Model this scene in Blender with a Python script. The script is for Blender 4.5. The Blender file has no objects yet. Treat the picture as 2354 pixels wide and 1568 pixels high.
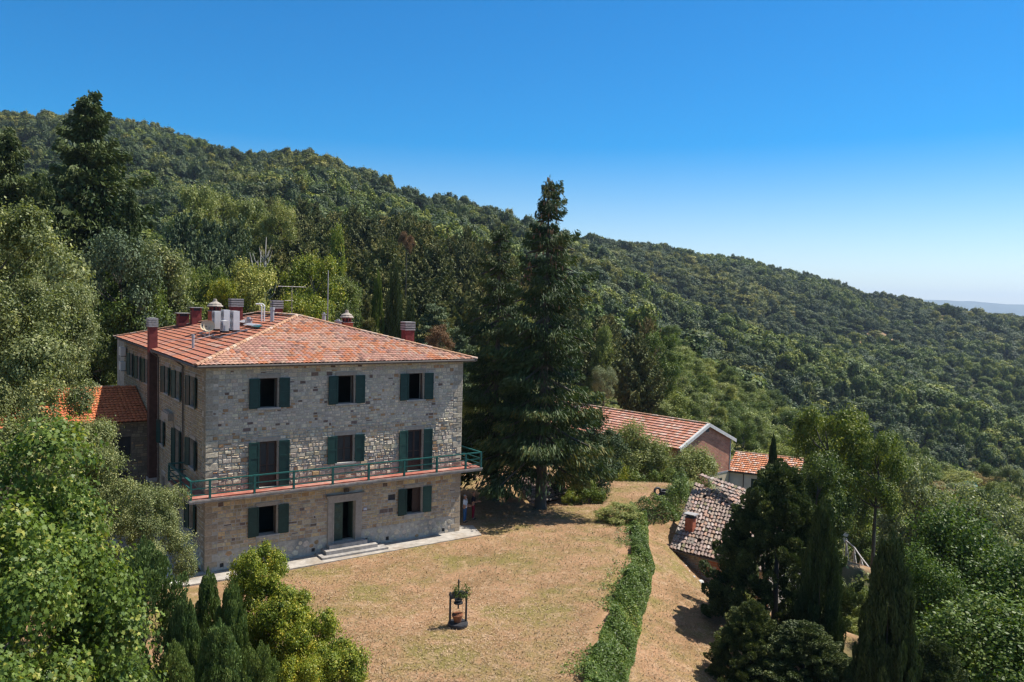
import bpy, math, random
import numpy as np
from mathutils import Matrix, Vector
rng = np.random.default_rng(7)
random.seed(11)
S = bpy.context.scene
COL = S.collection
R = math.radians
# ------------------------------------------------------------------ camera
F_, PITCH, ROLL, HC = 1832.5, .0486, .0252, 14.0      # focal length in units of a 2353 wide frame
cam_d = bpy.data.cameras.new('camera'); cam = bpy.data.objects.new('camera', cam_d); COL.objects.link(cam)
cam_d.sensor_width = 36; cam_d.lens = F_ / 2353 * 36; cam_d.clip_start = .5; cam_d.clip_end = 60000
cam.matrix_world = Matrix.Translation((0, 0, HC)) @ Matrix.Rotation(math.pi/2 - PITCH, 4, 'X') @ Matrix.Rotation(ROLL, 4, 'Z')
S.camera = cam
# ------------------------------------------------------------------ light
SUN_EL, SUN_TO = R(57), R(-158)        # elevation; horizontal heading the light travels in
W = bpy.data.worlds.new('World'); S.world = W; W.use_nodes = True
nt = W.node_tree; nt.nodes.clear()
sky = nt.nodes.new('ShaderNodeTexSky'); sky.sky_type = 'NISHITA'; sky.sun_disc = False
sky.sun_elevation = SUN_EL; sky.air_density = 1.0; sky.dust_density = .3; sky.ozone_density = 3.0; sky.altitude = 600
to_sun = Vector((-math.cos(SUN_TO), -math.sin(SUN_TO), 0))
sky.sun_rotation = math.atan2(to_sun.x, to_sun.y)
bg = nt.nodes.new('ShaderNodeBackground'); bg.inputs[1].default_value = .096
wo = nt.nodes.new('ShaderNodeOutputWorld'); hs_ = nt.nodes.new('ShaderNodeHueSaturation'); nt.links.new(sky.outputs[0], hs_.inputs['Color']); tcw = nt.nodes.new('ShaderNodeTexCoord'); sxw = nt.nodes.new('ShaderNodeSeparateXYZ'); nt.links.new(tcw.outputs['Generated'], sxw.inputs[0])
mrw = nt.nodes.new('ShaderNodeFloatCurve'); nt.links.new(sxw.outputs['Z'], mrw.inputs['Value']); _c = mrw.mapping.curves[0]
_c.points[0].location = (0, .46); _c.points[1].location = (1, .31)
for _x, _y in ((.38, .90), (.75, .35)): _c.points.new(_x, _y)
mrw.mapping.update(); mlw = nt.nodes.new('ShaderNodeMath'); mlw.operation = 'MULTIPLY'; mlw.inputs[1].default_value = 2.0; nt.links.new(mrw.outputs[0], mlw.inputs[0]); nt.links.new(mlw.outputs[0], hs_.inputs['Saturation'])
nt.links.new(hs_.outputs[0], bg.inputs[0]); nt.links.new(bg.outputs[0], wo.inputs[0])
ld = bpy.data.lights.new('sun', 'SUN'); ld.energy = 5.0; ld.angle = R(.5); ld.color = (1, .95, .87)
sun = bpy.data.objects.new('sun', ld); COL.objects.link(sun)
d = Vector((math.cos(SUN_TO)*math.cos(SUN_EL), math.sin(SUN_TO)*math.cos(SUN_EL), -math.sin(SUN_EL)))
sun.rotation_euler = d.to_track_quat('-Z', 'Y').to_euler()
S.view_settings.view_transform = 'Standard'; S.view_settings.look = 'None'; S.view_settings.exposure = .60; S.view_settings.gamma = 1
S.cycles.max_bounces = 6; S.cycles.diffuse_bounces = 2; S.cycles.glossy_bounces = 2; S.cycles.transmission_bounces = 4
S.cycles.transparent_max_bounces = 6; S.cycles.volume_bounces = 0; S.cycles.caustics_reflective = False; S.cycles.caustics_refractive = False
S.cycles.use_denoising = True; S.cycles.use_adaptive_sampling = False; S.cycles.sample_clamp_indirect = 4; S.cycles.pixel_filter_type = 'BLACKMAN_HARRIS'; S.cycles.filter_width = 1.35
# ------------------------------------------------------------------ geometry of the view (used to survey positions from the photograph)
def at(px, py, Y):
    uu, vv = px - 1176.5, py - 784
    u = uu*math.cos(ROLL) + vv*math.sin(ROLL); v = -uu*math.sin(ROLL) + vv*math.cos(ROLL)
    x, up = u/F_, -v/F_
    y = math.cos(PITCH) + up*math.sin(PITCH); z = -math.sin(PITCH) + up*math.cos(PITCH)
    return Vector((x/y*Y, Y, HC + z/y*Y))
def onz(px, py, z):
    a = at(px, py, 1.0); k = (z - HC)/(a.z - HC); return Vector((a.x*k, k, z))
# ------------------------------------------------------------------ tags
def tag(o, label=None, cat=None, group=None, kind=None):
    if label: o['label'] = label
    if cat: o['category'] = cat
    if group: o['group'] = group
    if kind: o['kind'] = kind
    return o
def empty(name, loc, rz=0, label=None, cat=None, group=None, kind=None):
    o = bpy.data.objects.new(name, None); COL.objects.link(o); o.location = loc; o.rotation_euler = (0, 0, rz)
    o.empty_display_size = .1
    return tag(o, label, cat, group, kind)
# ------------------------------------------------------------------ materials
def nodes(name):
    m = bpy.data.materials.new(name); m.use_nodes = True; t = m.node_tree; t.nodes.clear()
    out = t.nodes.new('ShaderNodeOutputMaterial'); return m, t, out
def N(t, ty, **kw):
    n = t.nodes.new(ty)
    for k, v in kw.items():
        if k.startswith('i_'):
            n.inputs[k[2:].replace('_', ' ')].default_value = v
        else: setattr(n, k, v)
    return n
def L(t, a, b): t.links.new(a, b)
def mixc(t, fac, a, b, mode='MIX'):
    n = t.nodes.new('ShaderNodeMix'); n.data_type = 'RGBA'; n.blend_type = mode
    for s, v in ((n.inputs[0], fac), (n.inputs[6], a), (n.inputs[7], b)):
        if hasattr(v, 'links'): t.links.new(v, s)
        elif isinstance(v, (int, float)): s.default_value = v if s.type == 'VALUE' else (v, v, v, 1)
        else: s.default_value = (*v, 1) if len(v) == 3 else v
    return n.outputs[2]
def ramp(t, fac, stops):
    n = t.nodes.new('ShaderNodeValToRGB'); e = n.color_ramp.elements
    e[0].position, e[0].color = stops[0][0], (*stops[0][1], 1)
    e[1].position, e[1].color = stops[-1][0], (*stops[-1][1], 1)
    for p, c in stops[1:-1]:
        x = e.new(p); x.color = (*c, 1)
    t.links.new(fac, n.inputs[0]); return n.outputs[0]
def noise(t, scale, detail=4, rough=.6, coord='Object', vec=None, sc3=None):
    tc = t.nodes.new('ShaderNodeTexCoord'); src = vec or tc.outputs[coord]
    if sc3:
        mp = t.nodes.new('ShaderNodeMapping'); mp.inputs['Scale'].default_value = sc3; t.links.new(src, mp.inputs[0]); src = mp.outputs[0]
    n = t.nodes.new('ShaderNodeTexNoise'); n.inputs['Scale'].default_value = scale; n.inputs['Detail'].default_value = detail
    n.inputs['Roughness'].default_value = rough; t.links.new(src, n.inputs['Vector']); return n.outputs[0]
def mat(name, col, rough=.7, var=.35, scale=6, bump=.0, attr=None, metal=0, spec=.3, dirt=None, sc3=None):
    """plain weathered surface: base colour broken by two noises; attr = colour attribute multiplied in"""
    m, t, out = nodes(name); p = t.nodes.new('ShaderNodeBsdfPrincipled')
    c = None
    if attr:
        a = t.nodes.new('ShaderNodeAttribute'); a.attribute_name = attr; c = a.outputs['Color']
    base = c if attr else tuple(col)
    n1 = noise(t, scale, 5, sc3=sc3)
    r1 = ramp(t, n1, [(.3, (1-var,)*3), (.7, (1+var*.6,)*3)])
    o = mixc(t, 1.0, base, r1, 'MULTIPLY')
    if dirt:
        n2 = noise(t, scale*.22, 6, .7)
        f = ramp(t, n2, [(.48, (0, 0, 0)), (.68, (1, 1, 1))])
        o = mixc(t, f, o, dirt)
    L(t, o, p.inputs['Base Color']); p.inputs['Roughness'].default_value = rough; p.inputs['Metallic'].default_value = metal
    p.inputs['Specular IOR Level'].default_value = spec
    if bump:
        b = t.nodes.new('ShaderNodeBump'); b.inputs['Strength'].default_value = bump; b.inputs['Distance'].default_value = .05
        L(t, noise(t, scale*4, 4), b.inputs['Height']); L(t, b.outputs[0], p.inputs['Normal'])
    L(t, p.outputs[0], out.inputs[0]); return m
def leafmat(name, c1, c2, c3=None, trans=.3, rough=.55, orand=.35):
    m, t, out = nodes(name)
    a = t.nodes.new('ShaderNodeAttribute'); a.attribute_name = 'tint'
    oi = t.nodes.new('ShaderNodeObjectInfo')
    stops = [(0, c1), (1, c2)] if c3 is None else [(0, c1), (.8, c2), (1, c3)]
    col = ramp(t, a.outputs['Fac'], stops)
    r = ramp(t, oi.outputs['Random'], [(0, (1-orand, 1-orand*.9, 1-orand*.6)), (.5, (1, 1, 1)), (1, (1+orand*1.1, 1+orand*.5, 1-orand*.3))])
    col = mixc(t, 1.0, col, r, 'MULTIPLY')
    p = t.nodes.new('ShaderNodeBsdfPrincipled'); L(t, col, p.inputs['Base Color']); p.inputs['Roughness'].default_value = rough
    p.inputs['Specular IOR Level'].default_value = .25
    tr = t.nodes.new('ShaderNodeBsdfTranslucent'); L(t, mixc(t, 1.0, col, (1.15, 1.2, .55), 'MULTIPLY'), tr.inputs[0])
    mx = t.nodes.new('ShaderNodeMixShader'); mx.inputs[0].default_value = trans
    L(t, p.outputs[0], mx.inputs[1]); L(t, tr.outputs[0], mx.inputs[2]); L(t, mx.outputs[0], out.inputs[0]); return m

M = {}
M['mortar'] = mat('mortar', (.44, .40, .34), .95, .3, 3, .4, dirt=(.2, .2, .19))
M['stone'] = mat('stone', None, .9, .3, 9, .5, attr='Col')
M['plinth'] = mat('plinth_stone', None, .9, .3, 7, .5, attr='Col')
M['sandstone'] = mat('dressed_sandstone', (.34, .295, .245), .85, .2, 5, .2)
M['sill'] = mat('sill_stone', (.36, .34, .31), .85, .25, 5, .2)
M['tile'] = mat('roof_tile', None, .85, .3, 14, .3, attr='Col')
M['under'] = mat('roof_underlay', (.12, .06, .04), .9)
M['green'] = mat('shutter_green_paint', (.009, .042, .038), .45, .25, 5)
M['green2'] = mat('faded_shutter_paint', (.013, .055, .047), .55, .35, 3, dirt=(.03, .075, .06))
M['rail'] = mat('railing_green_paint', (.018, .10, .09), .4, .3, 8)
M['doorgreen'] = mat('door_green_paint', (.055, .085, .06), .5, .25, 4)
M['brown'] = mat('brown_window_wood', (.045, .024, .018), .5, .3, 8)
M['plaster'] = mat('interior_plaster', (.10, .09, .08), .9, .15, 2)
M['floorin'] = mat('interior_floor', (.06, .035, .025), .7, .2, 3)
M['concrete'] = mat('concrete', (.36, .33, .30), .9, .3, 4, .3, dirt=(.22, .20, .17))
M['pave'] = mat('concrete_paving', (.40, .36, .31), .9, .35, 2.2, .4, dirt=(.27, .20, .13))
M['redtile'] = mat('red_paving_tile', (.36, .12, .085), .7, .3, 4, .1, dirt=(.42, .25, .2))
M['metal'] = mat('grey_metal', (.32, .33, .34), .45, .2, 8, metal=.6)
M['dark'] = mat('dark_metal', (.045, .045, .05), .5, .3, 8)
M['white'] = mat('white_enamel', (.72, .72, .70), .45, .08, 3)
M['bluepaint'] = mat('blue_number_paint', (.02, .06, .25), .5, .1, 3)
M['gutter'] = mat('gutter_metal', (.10, .085, .075), .5, .3, 5)
M['glass'], t_, o_ = nodes('window_glass')
p_ = t_.nodes.new('ShaderNodeBsdfPrincipled'); p_.inputs['Base Color'].default_value = (.02, .025, .03, 1); p_.inputs['Roughness'].default_value = .08
L(t_, mixc(t_, noise(t_, 1.5), (.012, .016, .02), (.04, .045, .05)), p_.inputs['Base Color']); L(t_, p_.outputs[0], o_.inputs[0])
M['chimred'] = mat('chimney_red_paint', (.20, .045, .04), .8, .3, 4, .2)
M['chimcap'] = mat('concrete_chimney_cap', (.33, .32, .31), .9, .3, 9, .2)
M['brickch'] = mat('chimney_brick', (.42, .13, .07), .9, .35, 9, .3)
M['steel'] = mat('steel_pipe', (.42, .41, .42), .5, .2, 6, metal=.3)
M['bark'] = mat('bark', (.10, .085, .07), .95, .4, 3, .8, sc3=(4, 4, .6))
M['barkpale'] = mat('pale_bark', (.32, .30, .27), .9, .35, 4, .3, sc3=(4, 4, .6))
M['wood'] = mat('weathered_wood', (.27, .24, .21), .9, .35, 5, .3, sc3=(3, 3, .5))
M['woodlight'] = mat('grey_fence_wood', (.38, .36, .33), .9, .3, 5, .3)
M['terracotta'] = mat('terracotta', (.30, .12, .06), .85, .3, 6, .2)
M['brick'], t_, o_ = nodes('barn_brick')
tc_ = t_.nodes.new('ShaderNodeTexCoord'); mp_ = t_.nodes.new('ShaderNodeMapping'); L(t_, tc_.outputs['UV'], mp_.inputs[0])
br_ = t_.nodes.new('ShaderNodeTexBrick'); L(t_, mp_.outputs[0], br_.inputs[0])
br_.inputs['Scale'].default_value = 1; br_.inputs['Brick Width'].default_value = .42; br_.inputs['Row Height'].default_value = .15
br_.inputs['Mortar Size'].default_value = .02; br_.inputs['Bias'].default_value = -.1
br_.inputs['Color1'].default_value = (.50, .20, .115, 1); br_.inputs['Color2'].default_value = (.36, .135, .085, 1); br_.inputs['Mortar'].default_value = (.40, .28, .2, 1)
p_ = t_.nodes.new('ShaderNodeBsdfPrincipled'); p_.inputs['Roughness'].default_value = .9
L(t_, mixc(t_, 1.0, br_.outputs[0], ramp(t_, noise(t_, 1.2, 5), [(.3, (.75, .72, .7)), (.7, (1.2, 1.2, 1.2))]), 'MULTIPLY'), p_.inputs['Base Color'])
b_ = t_.nodes.new('ShaderNodeBump'); b_.inputs['Strength'].default_value = .6; b_.inputs['Distance'].default_value = .03
L(t_, br_.outputs[1], b_.inputs['Height']); b_.invert = True; L(t_, b_.outputs[0], p_.inputs['Normal']); L(t_, p_.outputs[0], o_.inputs[0])
M['whitewall'] = mat('white_render', (.62, .60, .56), .9, .12, 1.2, .1, dirt=(.5, .47, .42))
M['creamwall'] = mat('cream_render', (.60, .50, .34), .9, .15, 1.2, .1)
M['barge'] = mat('pale_barge_board', (.60, .59, .56), .85, .2, 3, .1)
M['shedstone'] = mat('shed_stone', None, .9, .3, 9, .5, attr='Col')
# leaves
LB = 1.3
LM = dict(
 maple=leafmat('leaf_maple', (.048, .09, .025), (.125, .185, .052), (.29, .30, .10), .35, .45, .1),
 greygreen=leafmat('leaf_grey_green', (.068, .095, .052), (.18, .21, .12), (.37, .385, .25), .3, .5, .12),
 juniper=leafmat('leaf_juniper', (.045, .085, .035), (.115, .17, .07), (.19, .24, .11), .15, .6, .15),
 yellowgreen=leafmat('leaf_laurel', (.075, .12, .02), (.20, .23, .04), (.38, .33, .07), .3, .45, .2),
 spruce=leafmat('needles_spruce', (.015, .034, .018), (.048, .076, .032), (.12, .115, .04), .15, .6, .05),
 sprucetall=leafmat('needles_fir', (.022, .045, .02), (.075, .10, .04), None, .15, .6, .1),
 pine=leafmat('needles_pine', (.045, .062, .028), (.115, .13, .058), (.165, .155, .075), .15, .65, .25),
 bluepine=leafmat('needles_blue_pine', (.045, .075, .055), (.10, .135, .09), None, .15, .65, .15),
 dark=leafmat('leaf_dark_cypress', (.013, .028, .014), (.045, .07, .03), (.09, .115, .05), .1, .6, .1),
 yew=leafmat('leaf_dark_conifer', (.018, .034, .016), (.075, .10, .042), (.22, .23, .11), .12, .6, .12),
 mid=leafmat('leaf_mid_green', (.04, .075, .02), (.11, .155, .04), (.17, .20, .06), .3, .5, .3),
 light=leafmat('leaf_light_green', (.075, .11, .035), (.17, .21, .075), (.24, .25, .11), .3, .5, .3),
 olive=leafmat('leaf_pale_feathery', (.09, .12, .05), (.20, .235, .11), (.30, .30, .17), .3, .5, .12),
 locust=leafmat('leaf_bright_locust', (.035, .07, .014), (.08, .13, .03), (.13, .17, .05), .3, .5, .12),
 cream=leafmat('leaf_cream_flowering', (.09, .13, .03), (.30, .31, .12), (.55, .50, .26), .25, .6, .05),
 far=leafmat('leaf_far_oak', (.048, .082, .024), (.12, .165, .042), (.18, .21, .062), .2, .6, .5),
 silver=leafmat('leaf_silver', (.13, .16, .11), (.26, .29, .21), None, .2, .6, .1),
 rust=leafmat('leaf_rust', (.10, .06, .045), (.18, .11, .08), None, .2, .7, .1),
 ivy=leafmat('leaf_ivy', (.03, .06, .016), (.085, .14, .036), (.22, .25, .09), .25, .45, .2),
 heath=leafmat('leaf_brown_heath', (.10, .085, .045), (.19, .16, .09), None, .2, .7, .3),
)
for _k, _m in LM.items():
    for _n in _m.node_tree.nodes:
        if _n.type == 'VALTORGB' and _n.inputs[0].links[0].from_node.type == 'ATTRIBUTE':
            for _e in _n.color_ramp.elements: _e.color = [min(.75, c*LB*w) for c, w in zip(_e.color[:3], (1.12, 1.05, .72))]+[1]
# ------------------------------------------------------------------ mesh helpers
class MB:
    def __init__(s): s.v = []; s.f = []; s.m = []; s.c = []; s.uv = {}
    def face(s, pts, mi=0, col=(1, 1, 1), uv=None):
        b = len(s.v); s.v.extend([tuple(p) for p in pts]); s.f.append(list(range(b, b+len(pts)))); s.m.append(mi); s.c.append(col)
        if uv: s.uv[len(s.f)-1] = uv
    def obox(s, o, a, b, c, mi=0, col=(1, 1, 1)):
        """box from corner o along vectors a, b, c"""
        o, a, b, c = map(Vector, (o, a, b, c))
        P = [o, o+a, o+a+b, o+b, o+c, o+a+c, o+a+b+c, o+b+c]
        if a.cross(b).dot(c) < 0: P = [P[3], P[2], P[1], P[0], P[7], P[6], P[5], P[4]]
        for q in ((3, 2, 1, 0), (4, 5, 6, 7), (0, 1, 5, 4), (1, 2, 6, 5), (2, 3, 7, 6), (3, 0, 4, 7)): s.face([P[i] for i in q], mi, col)
    def box(s, x0, x1, y0, y1, z0, z1, mi=0, col=(1, 1, 1)): s.obox((x0, y0, z0), (x1-x0, 0, 0), (0, y1-y0, 0), (0, 0, z1-z0), mi, col)
    def tube(s, pts, rad, n=8, mi=0, col=(1, 1, 1), cap=True):
        pts = [Vector(p) for p in pts]; rs = rad if isinstance(rad, (list, tuple)) else [rad]*len(pts)
        rings = []
        for i, p in enumerate(pts):
            t = (pts[min(i+1, len(pts)-1)] - pts[max(i-1, 0)]).normalized()
            a = t.cross(Vector((0, 0, 1)) if abs(t.z) < .9 else Vector((1, 0, 0))).normalized(); b = t.cross(a)
            rings.append([p + (a*math.cos(k*2*math.pi/n) + b*math.sin(k*2*math.pi/n))*rs[i] for k in range(n)])
        base = len(s.v)
        for r in rings: s.v.extend([tuple(p) for p in r])
        for i in range(len(rings)-1):
            for k in range(n):
                s.f.append([base+i*n+k, base+i*n+(k+1) % n, base+(i+1)*n+(k+1) % n, base+(i+1)*n+k]); s.m.append(mi); s.c.append(col)
        if cap:
            s.f.append([base+k for k in range(n)][::-1]); s.m.append(mi); s.c.append(col)
            s.f.append([base+(len(rings)-1)*n+k for k in range(n)]); s.m.append(mi); s.c.append(col)
    def lathe(s, c, prof, n=16, mi=0, col=(1, 1, 1)):
        s.tube([(c[0], c[1], c[2]+z) for r, z in prof], [r for r, z in prof], n, mi, col)
    def build(s, name, mats, parent=None, smooth=False):
        me = bpy.data.meshes.new(name); me.from_pydata(s.v, [], s.f)
        for m in (mats if isinstance(mats, (list, tuple)) else [mats]): me.materials.append(m)
        me.polygons.foreach_set('material_index', s.m)
        if any(c != (1, 1, 1) for c in s.c):
            a = me.attributes.new('Col', 'FLOAT_COLOR', 'FACE'); a.data.foreach_set('color', np.array([(*c, 1) for c in s.c], dtype=np.float32).ravel())
        if s.uv:
            ul = me.uv_layers.new(name='UVMap')
            for fi, uv in s.uv.items():
                ls = me.polygons[fi].loop_start
                for k, q in enumerate(uv): ul.data[ls+k].uv = q
        if smooth: me.shade_smooth()
        me.update(); o = bpy.data.objects.new(name, me); COL.objects.link(o)
        if parent: o.parent = parent
        return o
def np_mesh(name, V, Fc, mats, tint=None, smooth=False, k=4):
    """V (n,3), Fc (m,k) fast mesh; tint per face"""
    me = bpy.data.meshes.new(name); nv, nf = len(V), len(Fc)
    me.vertices.add(nv); me.vertices.foreach_set('co', np.asarray(V, np.float32).ravel())
    me.loops.add(nf*k); me.loops.foreach_set('vertex_index', np.asarray(Fc, np.int32).ravel())
    me.polygons.add(nf); me.polygons.foreach_set('loop_start', np.arange(0, nf*k, k, dtype=np.int32))
    if tint is not None:
        a = me.attributes.new('tint', 'FLOAT', 'FACE'); a.data.foreach_set('value', np.asarray(tint, np.float32))
    for m in (mats if isinstance(mats, (list, tuple)) else [mats]): me.materials.append(m)
    me.update(calc_edges=True)
    if smooth: me.shade_smooth()
    return me
def link(name, me, parent=None, loc=(0, 0, 0), sc=(1, 1, 1), rz=0):
    o = bpy.data.objects.new(name, me); COL.objects.link(o); o.location = loc; o.scale = sc; o.rotation_euler = (0, 0, rz)
    if parent: o.parent = parent
    return o
def unit(a): return a/np.maximum(np.linalg.norm(a, axis=-1, keepdims=True), 1e-9)
def rhombs(P, A, Nn, l, w):
    A = unit(A); B = unit(np.cross(Nn, A)); l = np.asarray(l).reshape(-1, 1); w = np.asarray(w).reshape(-1, 1)
    V = np.stack([P-A*l/2, P+B*w/2, P+A*l/2, P-B*w/2], 1).reshape(-1, 3)
    return V, np.arange(len(P)*4).reshape(-1, 4)
MAPLE = np.array([(0, -.5), (.12, -.28), (.42, -.36), (.33, -.08), (.5, .16), (.2, .14), (.16, .3), (0, .52), (-.16, .3), (-.2, .14), (-.5, .16), (-.33, -.08), (-.42, -.36), (-.12, -.28)])

# ------------------------------------------------------------------ tree generators (all one unit high, about one unit wide)
def broad_crown(seed, nl=16, nc=14, nf=40, leaf=.03, z0=.22, lobe=(.12, .2), spread=.36, shape='round', crad=.045, maple=False, top=.86, nout=.55, nrnd=.55):
    g = np.random.default_rng(seed)
    z = z0 + (top-z0)*g.random(nl)**.9
    zz = (z - z0)/(top - z0)
    if shape == 'round': prof = np.sqrt(np.clip(1-(zz*1.35-.55)**2, .05, 1))
    elif shape == 'cone': prof = np.clip(1.05-zz, .12, 1)
    else: prof = np.clip(.55+.6*zz, 0, 1)*np.sqrt(np.clip(1.12-zz, .1, 1))
    a = np.arange(nl)*2.39996 + g.random(nl)*.7
    rr = spread*prof*(.45+.6*np.sqrt(g.random(nl)))
    C = np.stack([rr*np.cos(a), rr*np.sin(a), z], 1)
    lr = lobe[0]+(lobe[1]-lobe[0])*g.random(nl)
    D = unit(g.normal(size=(nl, nc, 3)) + [0, 0, .35])
    CC = C[:, None] + D*(lr[:, None, None])*(.65+.42*g.random((nl, nc, 1)))*[1, 1, .8]
    t_cl = np.clip(.45+.22*g.normal(size=(nl, nc)), 0, 1)
    X = g.normal(size=(nl, nc, nf, 3))*crad*(.6+.8*g.random((nl, nc, 1, 1)))
    P = (CC[:, :, None] + X)
    Nn = unit(D[:, :, None]*nout + unit(X)*.4 + g.normal(size=X.shape)*nrnd + [0, 0, .45])
    tint = np.clip(t_cl[:, :, None] + .2*g.normal(size=(nl, nc, nf)), 0, 1)
    P = P.reshape(-1, 3); Nn = Nn.reshape(-1, 3); tint = tint.ravel()
    ok = P[:, 2] > .04; P, Nn, tint = P[ok], Nn[ok], tint[ok]
    A = np.cross(Nn, g.normal(size=P.shape)); l = leaf*(.7+.7*g.random(len(P)))
    if maple:
        A = unit(A); B = unit(np.cross(Nn, A)); k = len(MAPLE)
        V = (P[:, None] + A[:, None]*(MAPLE[None, :, 1:2]*l[:, None, None]) + B[:, None]*(MAPLE[None, :, 0:1]*l[:, None, None]) - Nn[:, None]*(np.abs(MAPLE[None, :, 0:1])*.35*l[:, None, None]))
        return V.reshape(-1, 3), np.arange(len(P)*k).reshape(-1, k), tint, C, k
    V, Fc = rhombs(P, A, Nn, l, l*.75)
    return V, Fc, tint, C, 4
def limbs_mesh(name, C, seed, r0=.022, zb=.18, m=None):
    g = random.Random(seed); mb = MB(); top = max(c[2] for c in C)
    tr = [(g.uniform(-.012, .012)*i, g.uniform(-.012, .012)*i, top*.9*i/6) for i in range(7)]
    tr[0] = (0, 0, -.03)
    mb.tube(tr, [r0*(1.25 if i == 0 else 1-.13*i) for i in range(7)], 8)
    for c in C[:14]:
        h = max(zb, min(c[2]*.7, top*.75)); k = min(5, int(h/(top*.9)*6)); b = Vector(tr[k]).lerp(Vector(tr[k+1]), .5)
        e = Vector(c); mid = b.lerp(e, .5) + Vector((g.uniform(-.02, .02), g.uniform(-.02, .02), -.02))
        mb.tube([b, mid, e], [r0*.45, r0*.3, r0*.1], 5)
    o = mb.build(name, m or M['bark'], smooth=True); me = o.data; bpy.data.objects.remove(o); return me
def conifer_crown(seed, nw=26, nb=6, nt=7, z0=.1, pw=.85, leaf=.05, droop=.25, jit=.25, dens=3, gap=0., aspect=.28, flat=.5, top=.985, up=0., tier=0, inner=0., latr=.34):
    """whorls of drooping branches; each branch carries side twigs that are bundles of thin faces"""
    g = np.random.default_rng(seed); P = []; A = []; Nn = []; Ln = []; T = []; BR = []
    for i in range(nw):
        z = z0 + (top-z0)*((i+g.random()*.6)/nw)**.95; k = (z-z0)/(1-z0)
        if g.random() < gap: continue
        nbr = max(3, int(nb*(1-.35*k)))
        a0 = g.random()*6.28
        for b in range(nbr):
            a = a0 + b*6.283/nbr + g.normal()*.18
            Lb = .5*((1-k)**pw*.95+.035)*(1+jit*g.normal()); Lb = max(.03, Lb)
            dr = np.array([math.cos(a), math.sin(a), 0]); sd = np.array([-math.sin(a), math.cos(a), 0])
            z_ = z + g.normal()*.008
            tn = max(2, int(nt*(.35+Lb*1.6)))
            tb = np.clip(.45+.2*g.normal(), 0, 1)
            for q in range(tn):
                s = (q+.5+g.random()*.5)/tn; s = inner*(1-k)+(1-inner*(1-k))*s
                c = dr*Lb*s; zz = z_ - droop*Lb*s*(1-.45*s)*(1-tier*1.15*k*k) + (up+.12*tier*k)*Lb*s*s
                if q == 0: BR.append((np.array([0, 0, z_]), dr*Lb*.85+np.array([0, 0, z_-droop*Lb*.85*.6])))
                for m_ in range(dens):
                    side = g.choice([-1, 1]); sl = Lb*latr*(1.15-s)*(.5+g.random())+.01
                    off = sd*side*sl*g.random()*1.2
                    P.append(c+off+np.array([0, 0, zz-abs(sl)*.15*g.random()+g.normal()*.006]))
                    A.append(dr*(.7+.3*g.random())+sd*side*.8*g.random()+np.array([0, 0, -.25+.35*g.normal()*.5]))
                    Nn.append(np.array([0, 0, flat])+g.normal(size=3)*.55+dr*.2); Ln.append(leaf*(.6+.8*g.random())*(.55+.6*Lb/.4)); T.append(np.clip(tb+.25*(s-.4)+.15*g.normal(), 0, 1))
    # leader tuft
    for q in range(30):
        z = top-.05+.065*g.random(); P.append(np.array([g.normal()*.006, g.normal()*.006, z])); A.append(np.array([g.normal()*.6, g.normal()*.6, 1])); Nn.append(g.normal(size=3)); Ln.append(leaf*.6); T.append(.5)
    P, A, Nn, Ln = map(np.array, (P, A, Nn, Ln))
    V, Fc = rhombs(P, A, unit(Nn), Ln, Ln*aspect)
    return V, Fc, np.array(T), BR
def column_crown(seed, n=9000, leaf=.035, lump=.12, wid=.5, belly=.28, sharp=.62, out=.35, aspect=.3, z0=.02, lumpk=7, depth=.3):
    g = np.random.default_rng(seed)
    z = g.random(n)**1.0; a = g.random(n)*6.283
    prof = np.minimum((z/belly)**.55, 1)*np.clip(1-np.maximum(z-belly, 0)/(1-belly), 0, 1)**sharp
    ph = g.random(6)*6.28; kk = [2, 3, 5, 4, 7, 6]
    lum = sum(np.sin(kk[i]*a+ph[i]+z*(6+lumpk*i))*(1/(1+.35*i)) for i in range(6))/2.6
    # plume structure
    npl = 46; pa = g.random(npl)*6.283; pz = g.random(npl)*.8; pd = np.abs((a[:, None]-pa+3.14159) % 6.2832-3.14159)
    w = np.exp(-(pd/.38)**2)*np.clip(1-np.abs((z[:, None]-pz-.09)/.1), 0, 1); pl = w.max(1)
    r = wid*prof*(1+lump*lum*.8 + lump*1.3*(pl-.35)) * (1-depth*g.random(n)**2)
    P = np.stack([r*np.cos(a), r*np.sin(a), z0+z*(1-z0)], 1)
    D = np.stack([np.cos(a), np.sin(a), np.zeros(n)], 1)
    A = D*out + [0, 0, 1] + g.normal(size=P.shape)*.28
    Nn = D*.8 + g.normal(size=P.shape)*.5 + [0, 0, .15]
    l = leaf*(.6+.8*g.random(n)); V, Fc = rhombs(P, A, unit(Nn), l, l*aspect)
    return V, Fc, np.clip(.25+.45*pl+.18*g.normal(size=n)+.12*lum, 0, 1)
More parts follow.
